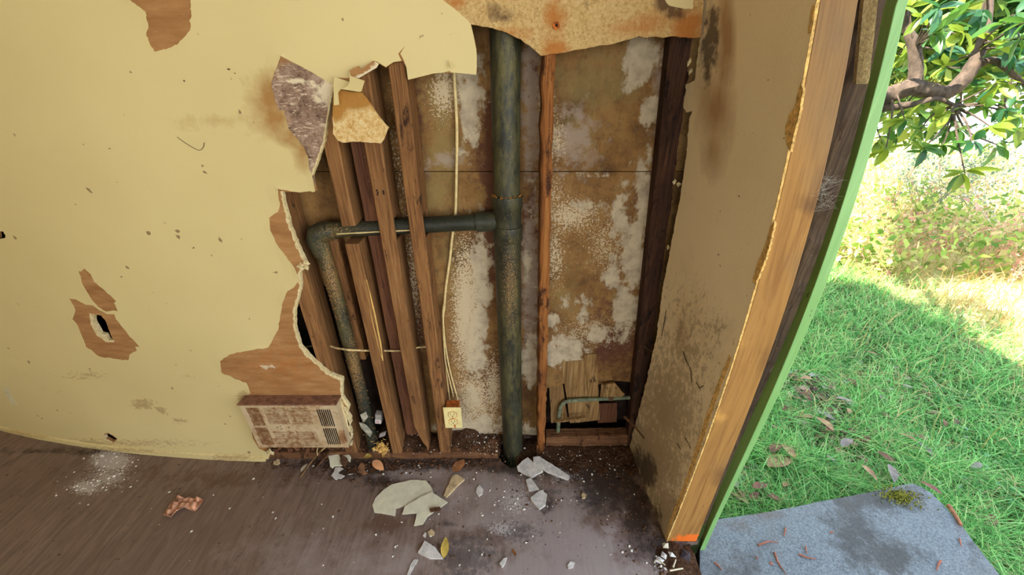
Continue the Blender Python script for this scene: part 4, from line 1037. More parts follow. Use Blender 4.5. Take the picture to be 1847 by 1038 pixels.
piece('dark_chip', 'dark brown chip on the smaller cream paper scrap', 'chip', [(488, 440), (540, 433), (548, 442), (540, 452), (495, 457)], .013, .006, M_TWIGD)
piece('plaster_piece', 'tan triangular plaster piece with a white broken side, near the cream sheets', 'plaster', [(560, 372), (590, 310), (604, 276), (625, 270), (666, 293), (620, 332), (574, 380)], .001, .012, M_CHIPT, tilt=(.05, .04))
piece('plaster_flake', 'pale leaf-shaped plaster flake right of the tan triangle', 'flake', [(723, 360), (728, 335), (742, 322), (760, 345), (755, 368), (738, 380)], .001, .005, M_CHIP)
piece('plaster_piece', 'grey-white plaster slab at the foot of the wide drain pipe', 'plaster', [(930, 230), (960, 200), (985, 185), (1062, 250), (1005, 280), (935, 245)], .001, .011, M_CHIP, tilt=(0, .06), group=g5)
piece('plaster_piece', 'long grey-white plaster strip lying right of the pipe foot', 'plaster', [(1012, 185), (1040, 181), (1110, 220), (1196, 275), (1188, 290), (1090, 255), (1014, 212)], .006, .012, M_CHIP, tilt=(0, .08), group=g5)
piece('plaster_piece', 'small three-cornered plaster piece below the grey-white slab', 'plaster', [(975, 296), (1000, 288), (1042, 345), (990, 347)], .001, .011, M_CHIP, tilt=(.05, .05), group=g5)
piece('plaster_piece', 'five-cornered plaster piece lowest of those below the drain pipe', 'plaster', [(1000, 385), (1050, 350), (1082, 370), (1075, 420), (1045, 441), (1002, 396)], .001, .011, M_CHIP, tilt=(0, .05), group=g5)
piece('plaster_piece', 'white plaster wedge beside the yellow leaf on the floor', 'plaster', [(430, 660), (465, 604), (520, 640), (556, 692), (490, 690)], .001, .010, M_CHIP, tilt=(.04, .05))
piece('plaster_chip', 'small white chip above the plaster wedge', 'chip', [(455, 580), (465, 562), (474, 566), (468, 588)], .001, .006, M_CHIP)
piece('plaster_chip', 'small cracked white chip right above the yellow leaf', 'chip', [(478, 560), (500, 545), (514, 560), (510, 575), (484, 574)], .001, .008, M_CHIPT)
piece('plaster_splinter', 'long translucent white splinter on the floor below the plaster wedge', 'splinter', [(376, 775), (395, 720), (410, 698), (431, 700), (400, 755), (388, 778)], .001, .003, M_CHIP)
piece('plaster_chip', 'pointed white chip on the bare floor right of the grey patch', 'chip', [(842, 718), (862, 694), (880, 688), (872, 715), (854, 740)], .001, .007, M_CHIP)
piece('plaster_chip', 'paired small white flakes on the floor towards the door', 'chip', [(1185, 728), (1200, 708), (1222, 715), (1214, 740), (1190, 745)], .001, .004, M_CHIP)
piece('plaster_chip', 'round pale chip on the floor between pipe foot and right wall', 'chip', [(1255, 372), (1264, 360), (1280, 370), (1276, 386), (1260, 388)], .001, .008, M_CHIPT)
piece('wood_chip', 'small orange wood chip on the grey floor', 'chip', [(906, 652), (914, 645), (928, 672), (922, 680)], .001, .004, M_STUD_O)
piece('brown_leaf', 'flat brown leaf on the floor in front of the outlet stud', 'leaf', [(602, 230), (622, 205), (664, 196), (670, 216), (640, 250), (610, 254)], .004, .002, plain('brown_leaf', (150, 100, 62), .8, .2, 40), tilt=(.1, .1))
def leaf_shape(L, Wd, n=7, fold=.25, droop=.15):
    v, f = [], []
    for i in range(n + 1):
        t = i / n; w = Wd * .5 * (math.sin(math.pi * min(1, t ** .85)) ** .8) * (1 if i < n else 0); z = -droop * L * t * t
        v += [(-w, L * t, z + w * fold), (0, L * t, z), (w, L * t, z + w * fold)]
    for i in range(n):
        a = i * 3; f += [(a, a + 1, a + 4, a + 3), (a + 1, a + 2, a + 5, a + 4)]
    return v, f
def lay_leaf(name, label, cat, p, L, Wd, ang, tx, mat, group=None, mesh=None):
    if mesh is None:
        v, f = leaf_shape(L, Wd); mesh = bpy.data.meshes.new(name); mesh.from_pydata(v, [], f); mesh.polygons.foreach_set('use_smooth', [True] * len(f)); mesh.materials.append(mat)
    o = bpy.data.objects.new(name, mesh); link(o, None, p); o.rotation_euler = (tx, random.uniform(-.3, .3), ang)
    return tag(o, label, cat, group)
M_YLEAF = plain('yellow_leaf', (176, 148, 66), .7, .25, 30)
M_TLEAF = plain('tan_leaf', (206, 146, 96), .7, .15, 40)
lay_leaf('yellow_leaf', 'curled yellow-green leaf beside the white plaster wedge', 'leaf', on_z(800, 1008, .006), .065, .028, .05, .30, M_YLEAF)
lay_leaf('yellow_leaf', 'small yellow leaf at the foot of the left stud', 'leaf', on_z(656, 825, .040), .034, .020, -1.4, .1, M_YLEAF)
lay_leaf('tan_leaf', 'broad tan leaf at the foot of the sawn-off stud', 'leaf', on_z(672, 832, .03), .062, .034, -2.1, -.25, M_TLEAF)
lay_leaf('dry_leaf', 'pale dry leaf beside the splinter on the floor', 'leaf', on_z(543, 852, .006), .040, .020, -.3, .2, plain('pale_dry_leaf', (206, 192, 164), .8, .1, 40))
cs, co = 7.104, (480, 770)
piece('plaster_piece', 'jagged cream plaster scrap on the floor below the heater', 'plaster', [(795, 380), (880, 370), (912, 322), (950, 400), (975, 440), (968, 488), (868, 488), (845, 512), (815, 495), (810, 430)], .012, .006, M_SKINCHIP if 'M_SKINCHIP' in globals() else M_PAPER, cs, *co, amp=.25, tilt=(.05, .25))
piece('plaster_piece', 'smaller jagged cream scrap right of the other, at the left stud foot', 'plaster', [(965, 352), (1010, 356), (1050, 318), (1060, 360), (1088, 390), (1070, 440), (1045, 425), (1020, 392)], .014, .006, M_PAPER, cs, *co, amp=.25, tilt=(.05, .25))
piece('paper_scrap', 'grey torn paper scrap on the floor below the jagged cream plaster', 'paper', [(835, 625), (870, 575), (885, 525), (930, 508), (990, 540), (940, 570), (925, 600), (1008, 632), (960, 665), (890, 682)], .001, .003, M_CHIP, cs, *co, amp=.4)
piece('paper_scrap', 'brown torn paper scrap at the foot of the left stud', 'paper', [(1150, 575), (1200, 480), (1235, 462), (1265, 500), (1260, 560), (1305, 600), (1240, 612)], .002, .003, plain('brown_scrap', (150, 108, 74), .9, .2, 40), cs, *co, amp=.4)
piece('plaster_chip', 'tan twin chip on the floor left below the heater', 'chip', [(88, 470), (100, 440), (125, 440), (140, 412), (170, 420), (172, 460), (150, 482), (110, 478)], .001, .008, M_CHIPT, cs, *co, amp=.2)
piece('paper_scrap', 'small white paper corner right of the grey paper scrap', 'paper', [(1045, 610), (1105, 570), (1112, 600), (1070, 615)], .001, .003, M_CHIP, cs, *co, amp=.2)
twig('splinter_stick', 'long pale splinter leaning from under the heater to the floor', [tuple(on_z(541, 863, .004)), tuple(on_z(560, 836, .02)), tuple(on_y(588, 803, 1.07))], .0022, .0016, M_TWIG)
twig('splinter_stick', 'brown stick leaning from under the heater beside the long pale splinter', [tuple(on_z(566, 848, .005)), tuple(on_z(584, 828, .02)), tuple(on_y(604, 805, 1.07))], .005, .004, M_TWIGD)
twig('wire_loop', 'pale looped wire hanging under the heater', smooth([tuple(on_y(a, b, 1.045)) for a, b in ((573, 822), (572, 812), (577, 804), (585, 801), (588, 806), (580, 814))]), .0016, .0016, M_CABLE, 'wire')
twig('splinter_stick', 'thin brown stick on the floor at the sawn-off stud foot', [tuple(on_z(692, 828, .03)), tuple(on_z(712, 852, .006))], .002, .0015, M_TWIGD)
bits = MB()
for a, b in ((505, 808), (516, 805), (524, 812), (535, 808), (547, 806), (556, 811), (565, 808), (596, 808), (608, 806), (498, 812)):
    p = on_y(a, b, 1.072); bits.obox(p, (random.uniform(.004, .010), 0, random.uniform(-.004, .004)), (0, .006, 0), (random.uniform(-.006, .006), 0, random.uniform(.006, .016)))
obj('rubble', bits, M_BACKBOARD, label='broken bits packed in the gap under the heater', cat='rubble', kind='stuff')
cl = MB(); secs = []
wl = [(484, 800), (489, 822)]
p = on_y(486, 812, 1.058)
for k in range(5): cl.chunk((p[0] + random.uniform(-.02, .02), 1.056, p[2] + random.uniform(-.02, .012)), .013, (1, .35, 1.2))
obj('plaster_lumps', cl, M_GYP, label='crumbled plaster at the broken board corner under the heater', cat='plaster', kind='stuff')
# litter in the cavity
tuft = MB(); p = on_z(688, 810, .05)
for k in range(90):
    a = np.array((p[0] + random.gauss(0, .016), p[1] + random.gauss(0, .008), p[2] + random.gauss(.006, .018)))
    q = random.uniform(0, 6.28); d = np.array((math.cos(q), .4 * math.sin(q) - .3, math.sin(q))) * random.uniform(.006, .016)
    tuft.tube([a, a + d * .5 + (0, 0, random.uniform(-.004, .004)), a + d], .0013, 4)
for k in range(46): tuft.chunk((p[0] + random.gauss(0, .012), p[1] + random.gauss(0, .006), p[2] + random.gauss(.006, .012)), random.uniform(.005, .011))
obj('insulation_tuft', tuft, plain('tan_insulation', (212, 166, 92), .95, .25, 60), label='fluffy tan tuft of insulation at the foot of the riser', cat='insulation', kind='stuff')
ct = empty('carton', tuple(on_y(698, 768, 1.10)), 'small grey and white carton wedged behind the sawn-off stud', 'carton')
M_CART = plain('grey_carton', (150, 142, 134), .8, .12, 40); M_CARTW = plain('white_carton', (220, 214, 206), .7, .05, 40); M_RED = plain('red_print', (196, 70, 56), .7, .1, 40)
p = on_y(684, 752, 1.105); obj('body', MB().obox(p, (.012, 0, -.003), (0, .012, 0), (.003, 0, .022)), M_CART, ct, bevel=.001)
p = on_y(682, 761, 1.090); lb = obj('label_panel', MB().obox(p, (.0115, 0, -.001), (0, .002, 0), (.001, 0, .010)), M_CARTW, ct, label='white end panel with red print')
pm_ = MB()
for k in range(3): pm_.obox(p + np.array((-.001, -.0022, .004 - .0042 * k)), (.008 - .002 * (k == 1), 0, 0), (0, .0003, 0), (0, 0, .0008))
obj('print', pm_, M_RED, lb)
piece_p = on_y(690, 784, 1.075); obj('paper_scrap', MB().obox(piece_p, (.014, 0, .006), (0, .004, 0), (.004, .0, .012)), M_CART, label='crumpled grey paper above the insulation tuft', cat='paper', bevel=.002)
M_SHARDG = plain('grey_green_shard', (158, 154, 134), .9, .2, 60)
slab([on_y(a, b, 1.078) for a, b in ((648, 762), (660, 766), (672, 780), (668, 788), (652, 772))], .003, M_SHARDG, 'plaster_shard', 'pale shard propped against the foot of the riser', 'plaster')
slab([on_y(a, b, 1.082) for a, b in ((650, 748), (660, 742), (664, 752), (656, 762))], .003, M_SHARDG, 'plaster_shard', 'small pale shard above the propped one beside the riser', 'plaster')
lay_leaf('dead_leaf', 'curled brown leaf under the jagged cream scraps', 'leaf', on_z(623, 842, .012), .05, .03, .6, .5, M_TWIGD)
for a, b, l_ in ((700, 846, 'dark curled leaf on the floor below the broad tan leaf'), (648, 848, 'dark crumpled leaf on the floor right of the brown paper scrap'), (668, 856, 'dark leaf lying in front of the other crumpled ones')):
    lay_leaf('dead_leaf', l_, 'leaf', on_z(a, b, .006), .05, .03, random.uniform(-2, 2), .15, M_TWIGD)
# crumpled brown paper on the left of the floor
cp_ = MB(); o0 = FL([(297, 930), (308, 915), (318, 903), (345, 902), (368, 905), (366, 916), (352, 923), (334, 919), (322, 928), (312, 936), (300, 937)])
N_ = 12
mm = sheet(o0, [], lambda a, b, off: np.stack([a, b, .004 + off + .018 * np.abs(np.sin(a * 90) * np.sin(b * 120 + 1)) + .006 * np.sin(a * 260)], -1), .003, .009)
obj('crumpled_paper', mm, plain('crumpled_brown_paper', (172, 128, 100), .9, .4, 46), label='crumpled brown paper lying alone on the left of the floor', cat='paper')
# debris by the door post foot
for k, (a, b, l_) in enumerate(((1200, 985, 'cream plaster bit against the foot of the right wall'), (1211, 1000, 'white plaster bit nearest the door post'), (1198, 1003, 'square white bit in the debris by the door post'), (1190, 1012, 'grey-white bit at the left of the door post debris'))):
    m = MB(); m.chunk(on_z(a, b, .02), .013, (1.2, .9, .6)); obj('plaster_bit', m, M_CHIP if k else M_PAPER, label=l_, cat='plaster')
for k, (x0, y0, x1, y1, l_) in enumerate(((1208, 1030, 1232, 1026, 'straw-coloured splinter lying across the door post debris'), (1214, 1024, 1219, 1010, 'short white splinter upright in the debris by the door'), (1186, 1010, 1200, 1020, 'pale splinter at the left of the debris by the door'))):
    twig('splinter_stick', l_, [tuple(on_z(x0, y0, .022)), tuple(on_z(x1, y1, .026))], .003, .002, plain('straw_splinter', (216, 204, 172), .9, .1, 60))
rb_ = MB(); rb_.chunk(on_z(1237, 1002, .005), .026, (1, 1, .5)); rb_.chunk(on_z(1242, 1010, -.005), .02, (1, 1, .5)); obj('rotten_block', rb_, plain('charred_block', (58, 50, 52), .9, .3, 60), label='dark rotten block in the gap below the door post', cat='block')
# marks on the back wall: tape, smears
tp_ = [wall_px(a, b) for a, b in ((4, 700), (14, 700), (31, 729), (22, 731))]
obj('tape_strip', sheet(tp_, [], wall3, .0008, None, .0004), plain('pale_tape', (216, 206, 166), .5, .05, 40), wall_back, label='pale strip of tape low on the far left of the wall')
fl_ = MB()
for a, b, q in ((413, 125, .3), (424, 132, .9), (333, 146, 0), (198, 268, 0), (211, 329, 0), (266, 337, 0), (436, 431, 0), (350, 447, .1), (395, 697, 0), (391, 692, .5), (301, 548, .2), (318, 658, .4), (351, 681, -.3), (303, 748, 0)):
    x, z = wall_px(a, b); fl_.chunk((x, float(yw(x)) - .0006, z), random.uniform(.0014, .0034), (1.5, .3, .7))
obj('dirt_flecks', fl_, M_TWIGD, wall_back, kind='stuff', label='dark flecks stuck on the cream wall')
hr = MB(); hr.tube(smooth([(lambda q: (q[0], float(yw(q[0])) - .0012, q[1]))(wall_px(a, b)) for a, b in ((320, 247), (332, 256), (348, 266), (360, 271), (367, 266), (369, 257))]), .0007, 5)
obj('hair_strand', hr, M_TWIGD, wall_back, label='thin curved strand stuck on the cream wall')
# cobweb between post and green trim
cw = MB()
A = [on_y(a, b, .752) for a, b in ((1440, 352), (1462, 364), (1474, 376), (1483, 340), (1478, 320), (1468, 350))]
B = [on_y(a, b, .760) for a, b in ((1519, 338), (1512, 352), (1500, 372), (1510, 330), (1500, 318), (1524, 326))]
for k in range(46):
    a, b = random.choice(A), random.choice(B); a = a + np.random.default_rng(k).normal(0, .006, 3); b = b + np.random.default_rng(k + 99).normal(0, .006, 3); m_ = (a + b) / 2 + np.array((0, 0, -.004 * random.random()))
    cw.tube([a, m_, b], .00011, 4)
obj('cobweb', cw, plain('web', (190, 186, 170), .6, .05, 20), label='dusty cobweb strung between the post and the green trim', cat='cobweb')
dg = MB()
for k in range(110):
    z = random.uniform(.0, 1.5); x = float(x_post(z)) + random.uniform(.004, .022); dg.chunk((x, .786 + random.uniform(-.006, .01), z), random.uniform(.002, .006))
obj('gap_dirt', dg, plain('gap_dirt', (70, 58, 46), .95, .4, 60), label='dirt and webs caught in the gap beside the green trim', cat='dirt', kind='stuff')

# ================================================================= OUTSIDE
def gz(x, y):
    x, y = np.asarray(x, float), np.asarray(y, float)
    d = np.hypot(x, y)
    return -.2 + .018 * np.sin(x * 3.1 + 1) * np.sin(y * 2.7) + .05 * np.clip((d - 3.5) / 4, 0, 1) * np.sin(x * .9) * np.sin(y * 1.1 + 1) - .02 * np.clip(d - 13, 0, 99) ** 1.5
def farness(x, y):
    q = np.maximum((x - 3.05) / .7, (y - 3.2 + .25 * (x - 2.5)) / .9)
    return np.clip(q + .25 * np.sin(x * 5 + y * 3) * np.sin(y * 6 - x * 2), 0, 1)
gx = np.unique(np.concatenate([np.linspace(-4, .7, 12), np.linspace(.7, 5, 70), np.linspace(5, 26, 50)])); gy = np.unique(np.concatenate([np.linspace(-4, .3, 12), np.linspace(.3, 5, 70), np.linspace(5, 26, 50)]))
GX, GY = np.meshgrid(gx, gy); v = np.stack([GX, GY, gz(GX, GY)], -1).reshape(-1, 3); i = np.arange(GX.size).reshape(GX.shape)
q = np.stack([i[:-1, :-1], i[:-1, 1:], i[1:, 1:], i[1:, :-1]], -1).reshape(-1, 4)
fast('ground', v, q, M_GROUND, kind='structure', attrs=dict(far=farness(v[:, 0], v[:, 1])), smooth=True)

slab_px = [(1262, 984), (1290, 938), (1340, 931), (1380, 925), (1430, 916), (1480, 905), (1520, 898), (1560, 890), (1600, 882), (1626, 876), (1645, 873), (1662, 879), (1680, 890), (1700, 910), (1720, 932), (1742, 958), (1764, 988), (1786, 1016), (1808, 1044), (1860, 1110), (1900, 1180), (1262, 1180), (1262, 1100), (1263, 1040)]
sl_ = FL(rag(slab_px, .5, 9, 101, True), -.055)
sm = sheet(sl_, [], flat3(-.22), .165, .03)
c_dmp = blobs([(1560, 905, 90, 24, .95), (1540, 960, 46, 70, .8), (1600, 1010, 60, 40, .8), (1640, 890, 30, 16, .8), (1330, 1020, 40, 30, .6), (1760, 1000, 20, 40, .6)])
c_brn = blobs([(1330, 950, 40, 14, .7), (1390, 980, 40, 10, .5), (1380, 930, 40, 10, .8), (1730, 950, 16, 20, .7)])
step_o = obj('door_step', sm, M_CONC, label='damp grey concrete step outside the doorway, beside the grass', cat='step', attrs=dict(damp=c_dmp, brown=c_brn))
def m_twigc():
    return plain('rust_cedar_twig', (152, 92, 72), .9, .2, 60)
M_CED = m_twigc()
for k, (pts, l_) in enumerate((([(1368, 984), (1386, 977), (1404, 979)], 'reddish cedar twig lying level on the concrete step near the green trim'),
        ([(1397, 997), (1402, 1012), (1409, 1024), (1419, 1037)], 'longest reddish cedar twig, slanting to the front edge of the step'),
        ([(1441, 1000), (1455, 1006), (1472, 1009)], 'reddish cedar twig right of the longest one on the step'),
        ([(1417, 953), (1414, 968)], 'short upright-lying reddish twig on the step above the level twig'),
        ([(1453, 986), (1455, 999)], 'tiny reddish twig above the middle of the step'),
        ([(1289, 1015), (1297, 1022), (1302, 1029)], 'pale orange twig at the left edge of the step'),
        ([(1731, 972), (1734, 986)], 'short orange twig near the right edge of the step'),
        ([(1697, 1012), (1692, 1020), (1690, 1030)], 'forked reddish twig at the front right of the step'),
        ([(1366, 1009), (1362, 1003)], 'thin tan bit of twig on the left of the step'))):
    twig('cedar_twig', l_, [tuple(on_z(a, b, -.051)) for a, b in pts], .0036 if len(pts) > 2 else .0028, .0014, M_CED, 'twig', 6, 'cedar twigs on the step')
for px_, l_ in (((1500, 961), 'tan flake on the concrete step behind the twigs'), ((1391, 1016), 'orange crumb on the concrete step beside the longest twig')):
    m = MB(); m.chunk(on_z(*px_, -.052), .008, (1, 1, .3)); obj('bark_flake', m, M_CED, label=l_, cat='flake')
twig('bark_strip', 'brown bark strip along the right edge of the concrete step', [tuple(on_z(a, b, -.05)) for a, b in ((1710, 912), (1722, 928), (1734, 948))], .008, .005, plain('bark', (150, 98, 70), .9, .25, 60), 'bark')
# moss cushion on the step corner
n = 700; c = on_z(1622, 896, -.055)
ang = rng.uniform(0, 6.28, n); rad = np.abs(rng.normal(0, .035, n)); bx = c[0] + rad * np.cos(ang) * 1.3; by = c[1] + rad * np.sin(ang) * .7
def blades(xs, ys, zs, h, w, bend, seed=0):
    r = np.random.default_rng(seed); n = len(xs); a = r.uniform(0, 6.28, n); d = np.stack([np.cos(a), np.sin(a)], 1); s = np.stack([-np.sin(a), np.cos(a)], 1)
    base = np.stack([xs, ys, zs], 1); out = np.zeros((n, 6, 3))
    for k, (t, ww) in enumerate(((0, 1.0), (.55, .8), (1.0, .12))):
        off = d * (bend * h * t * t)[:, None]; z = h * (t - .35 * bend * t * t)
        p = base + np.concatenate([off, z[:, None]], 1)
        sw = np.concatenate([s * (w * ww * .5)[:, None], np.zeros((n, 1))], 1)
        out[:, 2 * k] = p - sw; out[:, 2 * k + 1] = p + sw
    f = np.array([(0, 1, 3, 2), (2, 3, 5, 4)])[None] + (np.arange(n) * 6)[:, None, None]
    rnd = np.repeat(r.random(n), 6)
    return out.reshape(-1, 3), f.reshape(-1, 4), rnd
def m_blade(name, stops, trans, rough=.6):
    m = Mat(name); c = m.ramp(m.attr('rnd'), stops); return m.done(c, rough, spec=.25, trans=c if trans else None)
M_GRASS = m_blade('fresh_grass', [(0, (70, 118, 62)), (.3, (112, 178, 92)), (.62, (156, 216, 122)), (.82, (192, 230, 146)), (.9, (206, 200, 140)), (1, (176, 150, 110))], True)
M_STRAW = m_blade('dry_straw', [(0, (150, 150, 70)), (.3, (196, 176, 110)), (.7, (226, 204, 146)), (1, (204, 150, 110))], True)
M_MOSS = m_blade('moss_green', [(0, (96, 100, 34)), (1, (160, 152, 50))], False)
v, f, r_ = blades(bx, by, np.full(n, -.056), rng.uniform(.006, .016, n), rng.uniform(.003, .006, n), rng.uniform(.2, .8, n), 3)
fast('moss_cushion', v, f, M_MOSS, kind='stuff', attrs=dict(rnd=r_), label='yellow-green moss cushion on the back corner of the concrete step', cat='moss')
SL = np.array(sl_)
def ground_pts(n, x0, x1, y0, y1, dens, keep, seed):
    r = np.random.default_rng(seed); out = []
    while sum(map(len, out)) < n:
        p = np.stack([r.uniform(x0, x1, 40000), r.uniform(y0, y1, 40000)], 1)
        k = (r.random(len(p)) < dens(p[:, 0], p[:, 1])) & keep(p[:, 0], p[:, 1])
        p = p[k]; p = p[~inside(p, SL)]
        out.append(p)
    return np.concatenate(out)[:n]
house = lambda x, y: (x > .86) | (y > 2.6)
clump = lambda x, y: .55 + .45 * np.sin(x * 9 + 2 * np.sin(y * 5)) * np.sin(y * 8 + 1)
N1 = 62000
P = ground_pts(N1, .70, 4.2, .25, 4.2, lambda x, y: np.clip(1.3 / (x * x + y * y + .3), .04, 1) * (.35 + .65 * clump(x, y)) * (1 - .9 * farness(x, y)), house, 5)
d = np.hypot(P[:, 0], P[:, 1]); hh = rng.uniform(.03, .13, N1) * (.7 + .6 * clump(P[:, 0], P[:, 1]))
v, f, r_ = blades(P[:, 0], P[:, 1], gz(P[:, 0], P[:, 1]), hh, rng.uniform(.0016, .0040, N1) * (.7 + .3 * d), rng.uniform(.3, 1.5, N1), 6)
fast('grass', v, f, M_GRASS, kind='stuff', attrs=dict(rnd=r_), label='green grass in the shade of the house beside the step', cat='grass')
N2 = 34000
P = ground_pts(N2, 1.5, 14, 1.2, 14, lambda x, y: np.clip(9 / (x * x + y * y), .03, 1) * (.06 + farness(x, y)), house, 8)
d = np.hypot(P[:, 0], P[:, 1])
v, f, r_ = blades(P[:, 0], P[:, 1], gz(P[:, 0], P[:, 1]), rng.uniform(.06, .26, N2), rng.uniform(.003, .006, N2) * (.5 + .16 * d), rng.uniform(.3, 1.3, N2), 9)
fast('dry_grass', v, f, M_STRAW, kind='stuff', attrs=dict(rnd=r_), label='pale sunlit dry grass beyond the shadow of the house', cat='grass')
P = ground_pts(3200, .74, 3.3, .4, 3.4, lambda x, y: np.clip(1.6 / (x * x + y * y), .1, 1) * (clump(x * 1.3 + 2, y * 1.2 + 1) > .78) * (1 - .9 * farness(x, y)), lambda x, y: (x > 1.0) | (y > 2.7), 25)
v, f, r_ = blades(P[:, 0], P[:, 1], gz(P[:, 0], P[:, 1]), rng.uniform(.09, .19, len(P)), rng.uniform(.003, .006, len(P)), rng.uniform(.8, 1.7, len(P)), 26)
fast('grass', v, f, M_GRASS, kind='stuff', attrs=dict(rnd=r_ * .85), label='taller tufts standing out of the shaded grass', cat='grass')
# small leaves: clover in the grass, brambles in the sunlit tangle
def leaf_cloud(n, pts, size, zlo, seed, flat=.5):
    r = np.random.default_rng(seed); a = r.uniform(0, 6.28, n); t = r.normal(0, flat, n)
    u = np.stack([np.cos(a) * np.cos(t), np.sin(a) * np.cos(t), np.sin(t)], 1); s = np.stack([-np.sin(a), np.cos(a), r.normal(0, flat, n)], 1); s /= np.linalg.norm(s, axis=1)[:, None]
    u *= size[:, None]; s *= (size * .36)[:, None]
    b = np.concatenate([pts, zlo[:, None]], 1) if pts.shape[1] == 2 else pts
    v = np.stack([b, b + u * .5 - s, b + u, b + u * .5 + s], 1); v[:, 1, 2] += size * .1; v[:, 3, 2] += size * .1
    f = np.arange(n * 4).reshape(n, 4); return v.reshape(-1, 3), f, np.repeat(r.random(n), 4)
M_CLOVER = m_blade('low_leaf', [(0, (52, 96, 48)), (.6, (84, 150, 74)), (1, (140, 176, 150))], True)
M_BRAMBLE = m_blade('bramble_leaf', [(0, (100, 136, 58)), (.4, (150, 180, 84)), (.7, (194, 202, 112)), (.88, (226, 212, 150)), (1, (220, 160, 150))], True)
P = ground_pts(3600, .72, 3.2, .3, 3.2, lambda x, y: np.clip(1.0 / (x * x + y * y), .05, 1) * (clump(x * .7 + 3, y * .7) > .6), lambda x, y: (x > .78) | (y > 2.5), 12)
v, f, r_ = leaf_cloud(len(P), P, rng.uniform(.012, .03, len(P)), gz(P[:, 0], P[:, 1]) + rng.uniform(.01, .05, len(P)), 13)
fast('clover', v, f, M_CLOVER, kind='stuff', attrs=dict(rnd=r_), label='low clover leaves among the green grass', cat='plants')
P = ground_pts(15000, 2.6, 11, 3.0, 11, lambda x, y: np.clip(14 / (x * x + y * y), .05, 1) * np.clip((clump(x * .33 + 1, y * .33) - .35) * 3, 0, 1) * (np.hypot(x, y) > 4.6), house, 14)
v, f, r_ = leaf_cloud(len(P), P, rng.uniform(.04, .10, len(P)), gz(P[:, 0], P[:, 1]) + rng.random(len(P)) ** 1.5 * .5, 15, .7)
fast('brambles', v, f, M_BRAMBLE, kind='stuff', attrs=dict(rnd=r_), label='sunlit tangle of bramble leaves beyond the dry grass', cat='plants')
P = np.concatenate([np.stack([r_.normal(c[0], .11, n), r_.normal(c[1], .11, n)], 1) for c, n, r_ in ((on_z(1465, 700, -.2), 150, np.random.default_rng(1)), (on_z(1490, 740, -.2), 90, np.random.default_rng(2)), (on_z(1345, 895, -.2), 130, np.random.default_rng(3)), (on_z(1530, 810, -.2), 60, np.random.default_rng(4)), (on_z(1420, 760, -.2), 90, np.random.default_rng(5)), (on_z(1600, 700, -.2), 60, np.random.default_rng(6)))])
P = P[(P[:, 0] > .74)]; P = P[~inside(P, SL)]
v, f, r_ = leaf_cloud(len(P), P, rng.uniform(.02, .06, len(P)), gz(P[:, 0], P[:, 1]) + rng.uniform(.015, .05, len(P)), 17, .25)
fast('leaf_litter', v, f, m_blade('leaf_litter', [(0, (70, 48, 38)), (.5, (120, 84, 64)), (.8, (160, 130, 104)), (1, (150, 150, 140))], False), kind='stuff', attrs=dict(rnd=r_), label='brown leaf litter showing through the grass', cat='leaves')
# fallen leaves on the grass, each one
fl_m = [plain('fallen_leaf_brown', (112, 74, 60), .8, .25, 40), plain('fallen_leaf_grey', (122, 108, 100), .7, .2, 40), plain('fallen_leaf_tan', (150, 116, 84), .8, .2, 40)]
fmesh = []
for k, m in enumerate(fl_m):
    vv, ff = leaf_shape(.085, .036, 7, .3, .25); me = bpy.data.meshes.new('fallen_leaf'); me.from_pydata(vv, [], ff); me.polygons.foreach_set('use_smooth', [True] * len(ff)); me.materials.append(m); fmesh.append(me)
spots = [(1429, 840, 2), (1483, 789, 0), (1497, 789, 2), (1566, 794, 0), (1502, 728, 1), (1409, 739, 0), (1488, 709, 0), (1548, 702, 0), (1586, 714, 1), (1464, 763, 2), (1471, 749, 1), (1353, 890, 0), (1364, 900, 0), (1409, 887, 2), (1384, 828, 0),
         (1484, 833, 1), (1419, 823, 2), (1595, 849, 1), (1610, 845, 0), (1647, 809, 2), (1671, 801, 0), (1786, 939, 0), (1678, 830, 1), (1526, 754, 2), (1512, 816, 1), (1436, 683, 0), (1460, 694, 2), (1440, 712, 0), (1432, 728, 0), (1530, 690, 1), (1600, 760, 0), (1625, 700, 1), (1560, 640, 2), (1500, 650, 0), (1700, 760, 0), (1760, 850, 1), (1350, 915, 2), (1380, 905, 0), (1640, 930, 0), (1545, 850, 2)]
ORD = ['nearest', 'second', 'third', 'fourth', 'fifth', 'sixth', 'seventh', 'eighth', 'ninth', 'tenth', 'eleventh', 'twelfth', 'thirteenth', 'fourteenth', 'fifteenth', 'sixteenth', 'seventeenth', 'eighteenth', 'nineteenth', 'twentieth']
seen_ = [0, 0, 0]
for a, b, c in sorted(spots, key=lambda q: -q[1]):
    if inside(np.array([on_z(a, b, -.055)[:2]]), SL)[0]: continue
    p = on_z(a, b, -.165); p[2] = float(gz(p[0], p[1])) + random.uniform(.055, .085)
    od = ORD[seen_[c]]; seen_[c] += 1
    lab = ('nearest' if od == 'nearest' else od + ' nearest') + (' reddish-brown', ' grey', ' tan')[c] + ' fallen leaf in the shaded grass, counting from the step'
    o = lay_leaf('fallen_leaf', lab, 'leaf', p, 0, 0, random.uniform(0, 6.28), random.uniform(-.2, .3), None, ('reddish-brown leaves on the grass', 'grey leaves on the grass', 'tan leaves on the grass')[c], fmesh[c])
    o.scale = (s_ := random.uniform(.6, 1.15), s_, s_)
p = on_z(1380, 852, -.165); o = lay_leaf('fallen_leaf', 'largest fallen leaf, pale tan, in the grass between green trim and step', 'leaf', (p[0], p[1], float(gz(p[0], p[1])) + .075), .15, .085, -1.2, .1, fl_m[2])
p = on_z(1700, 893, -.06); o = lay_leaf('fallen_leaf', 'brown leaf caught at the right corner of the concrete step', 'leaf', (p[0], p[1], -.06), .07, .03, .6, .2, fl_m[0])

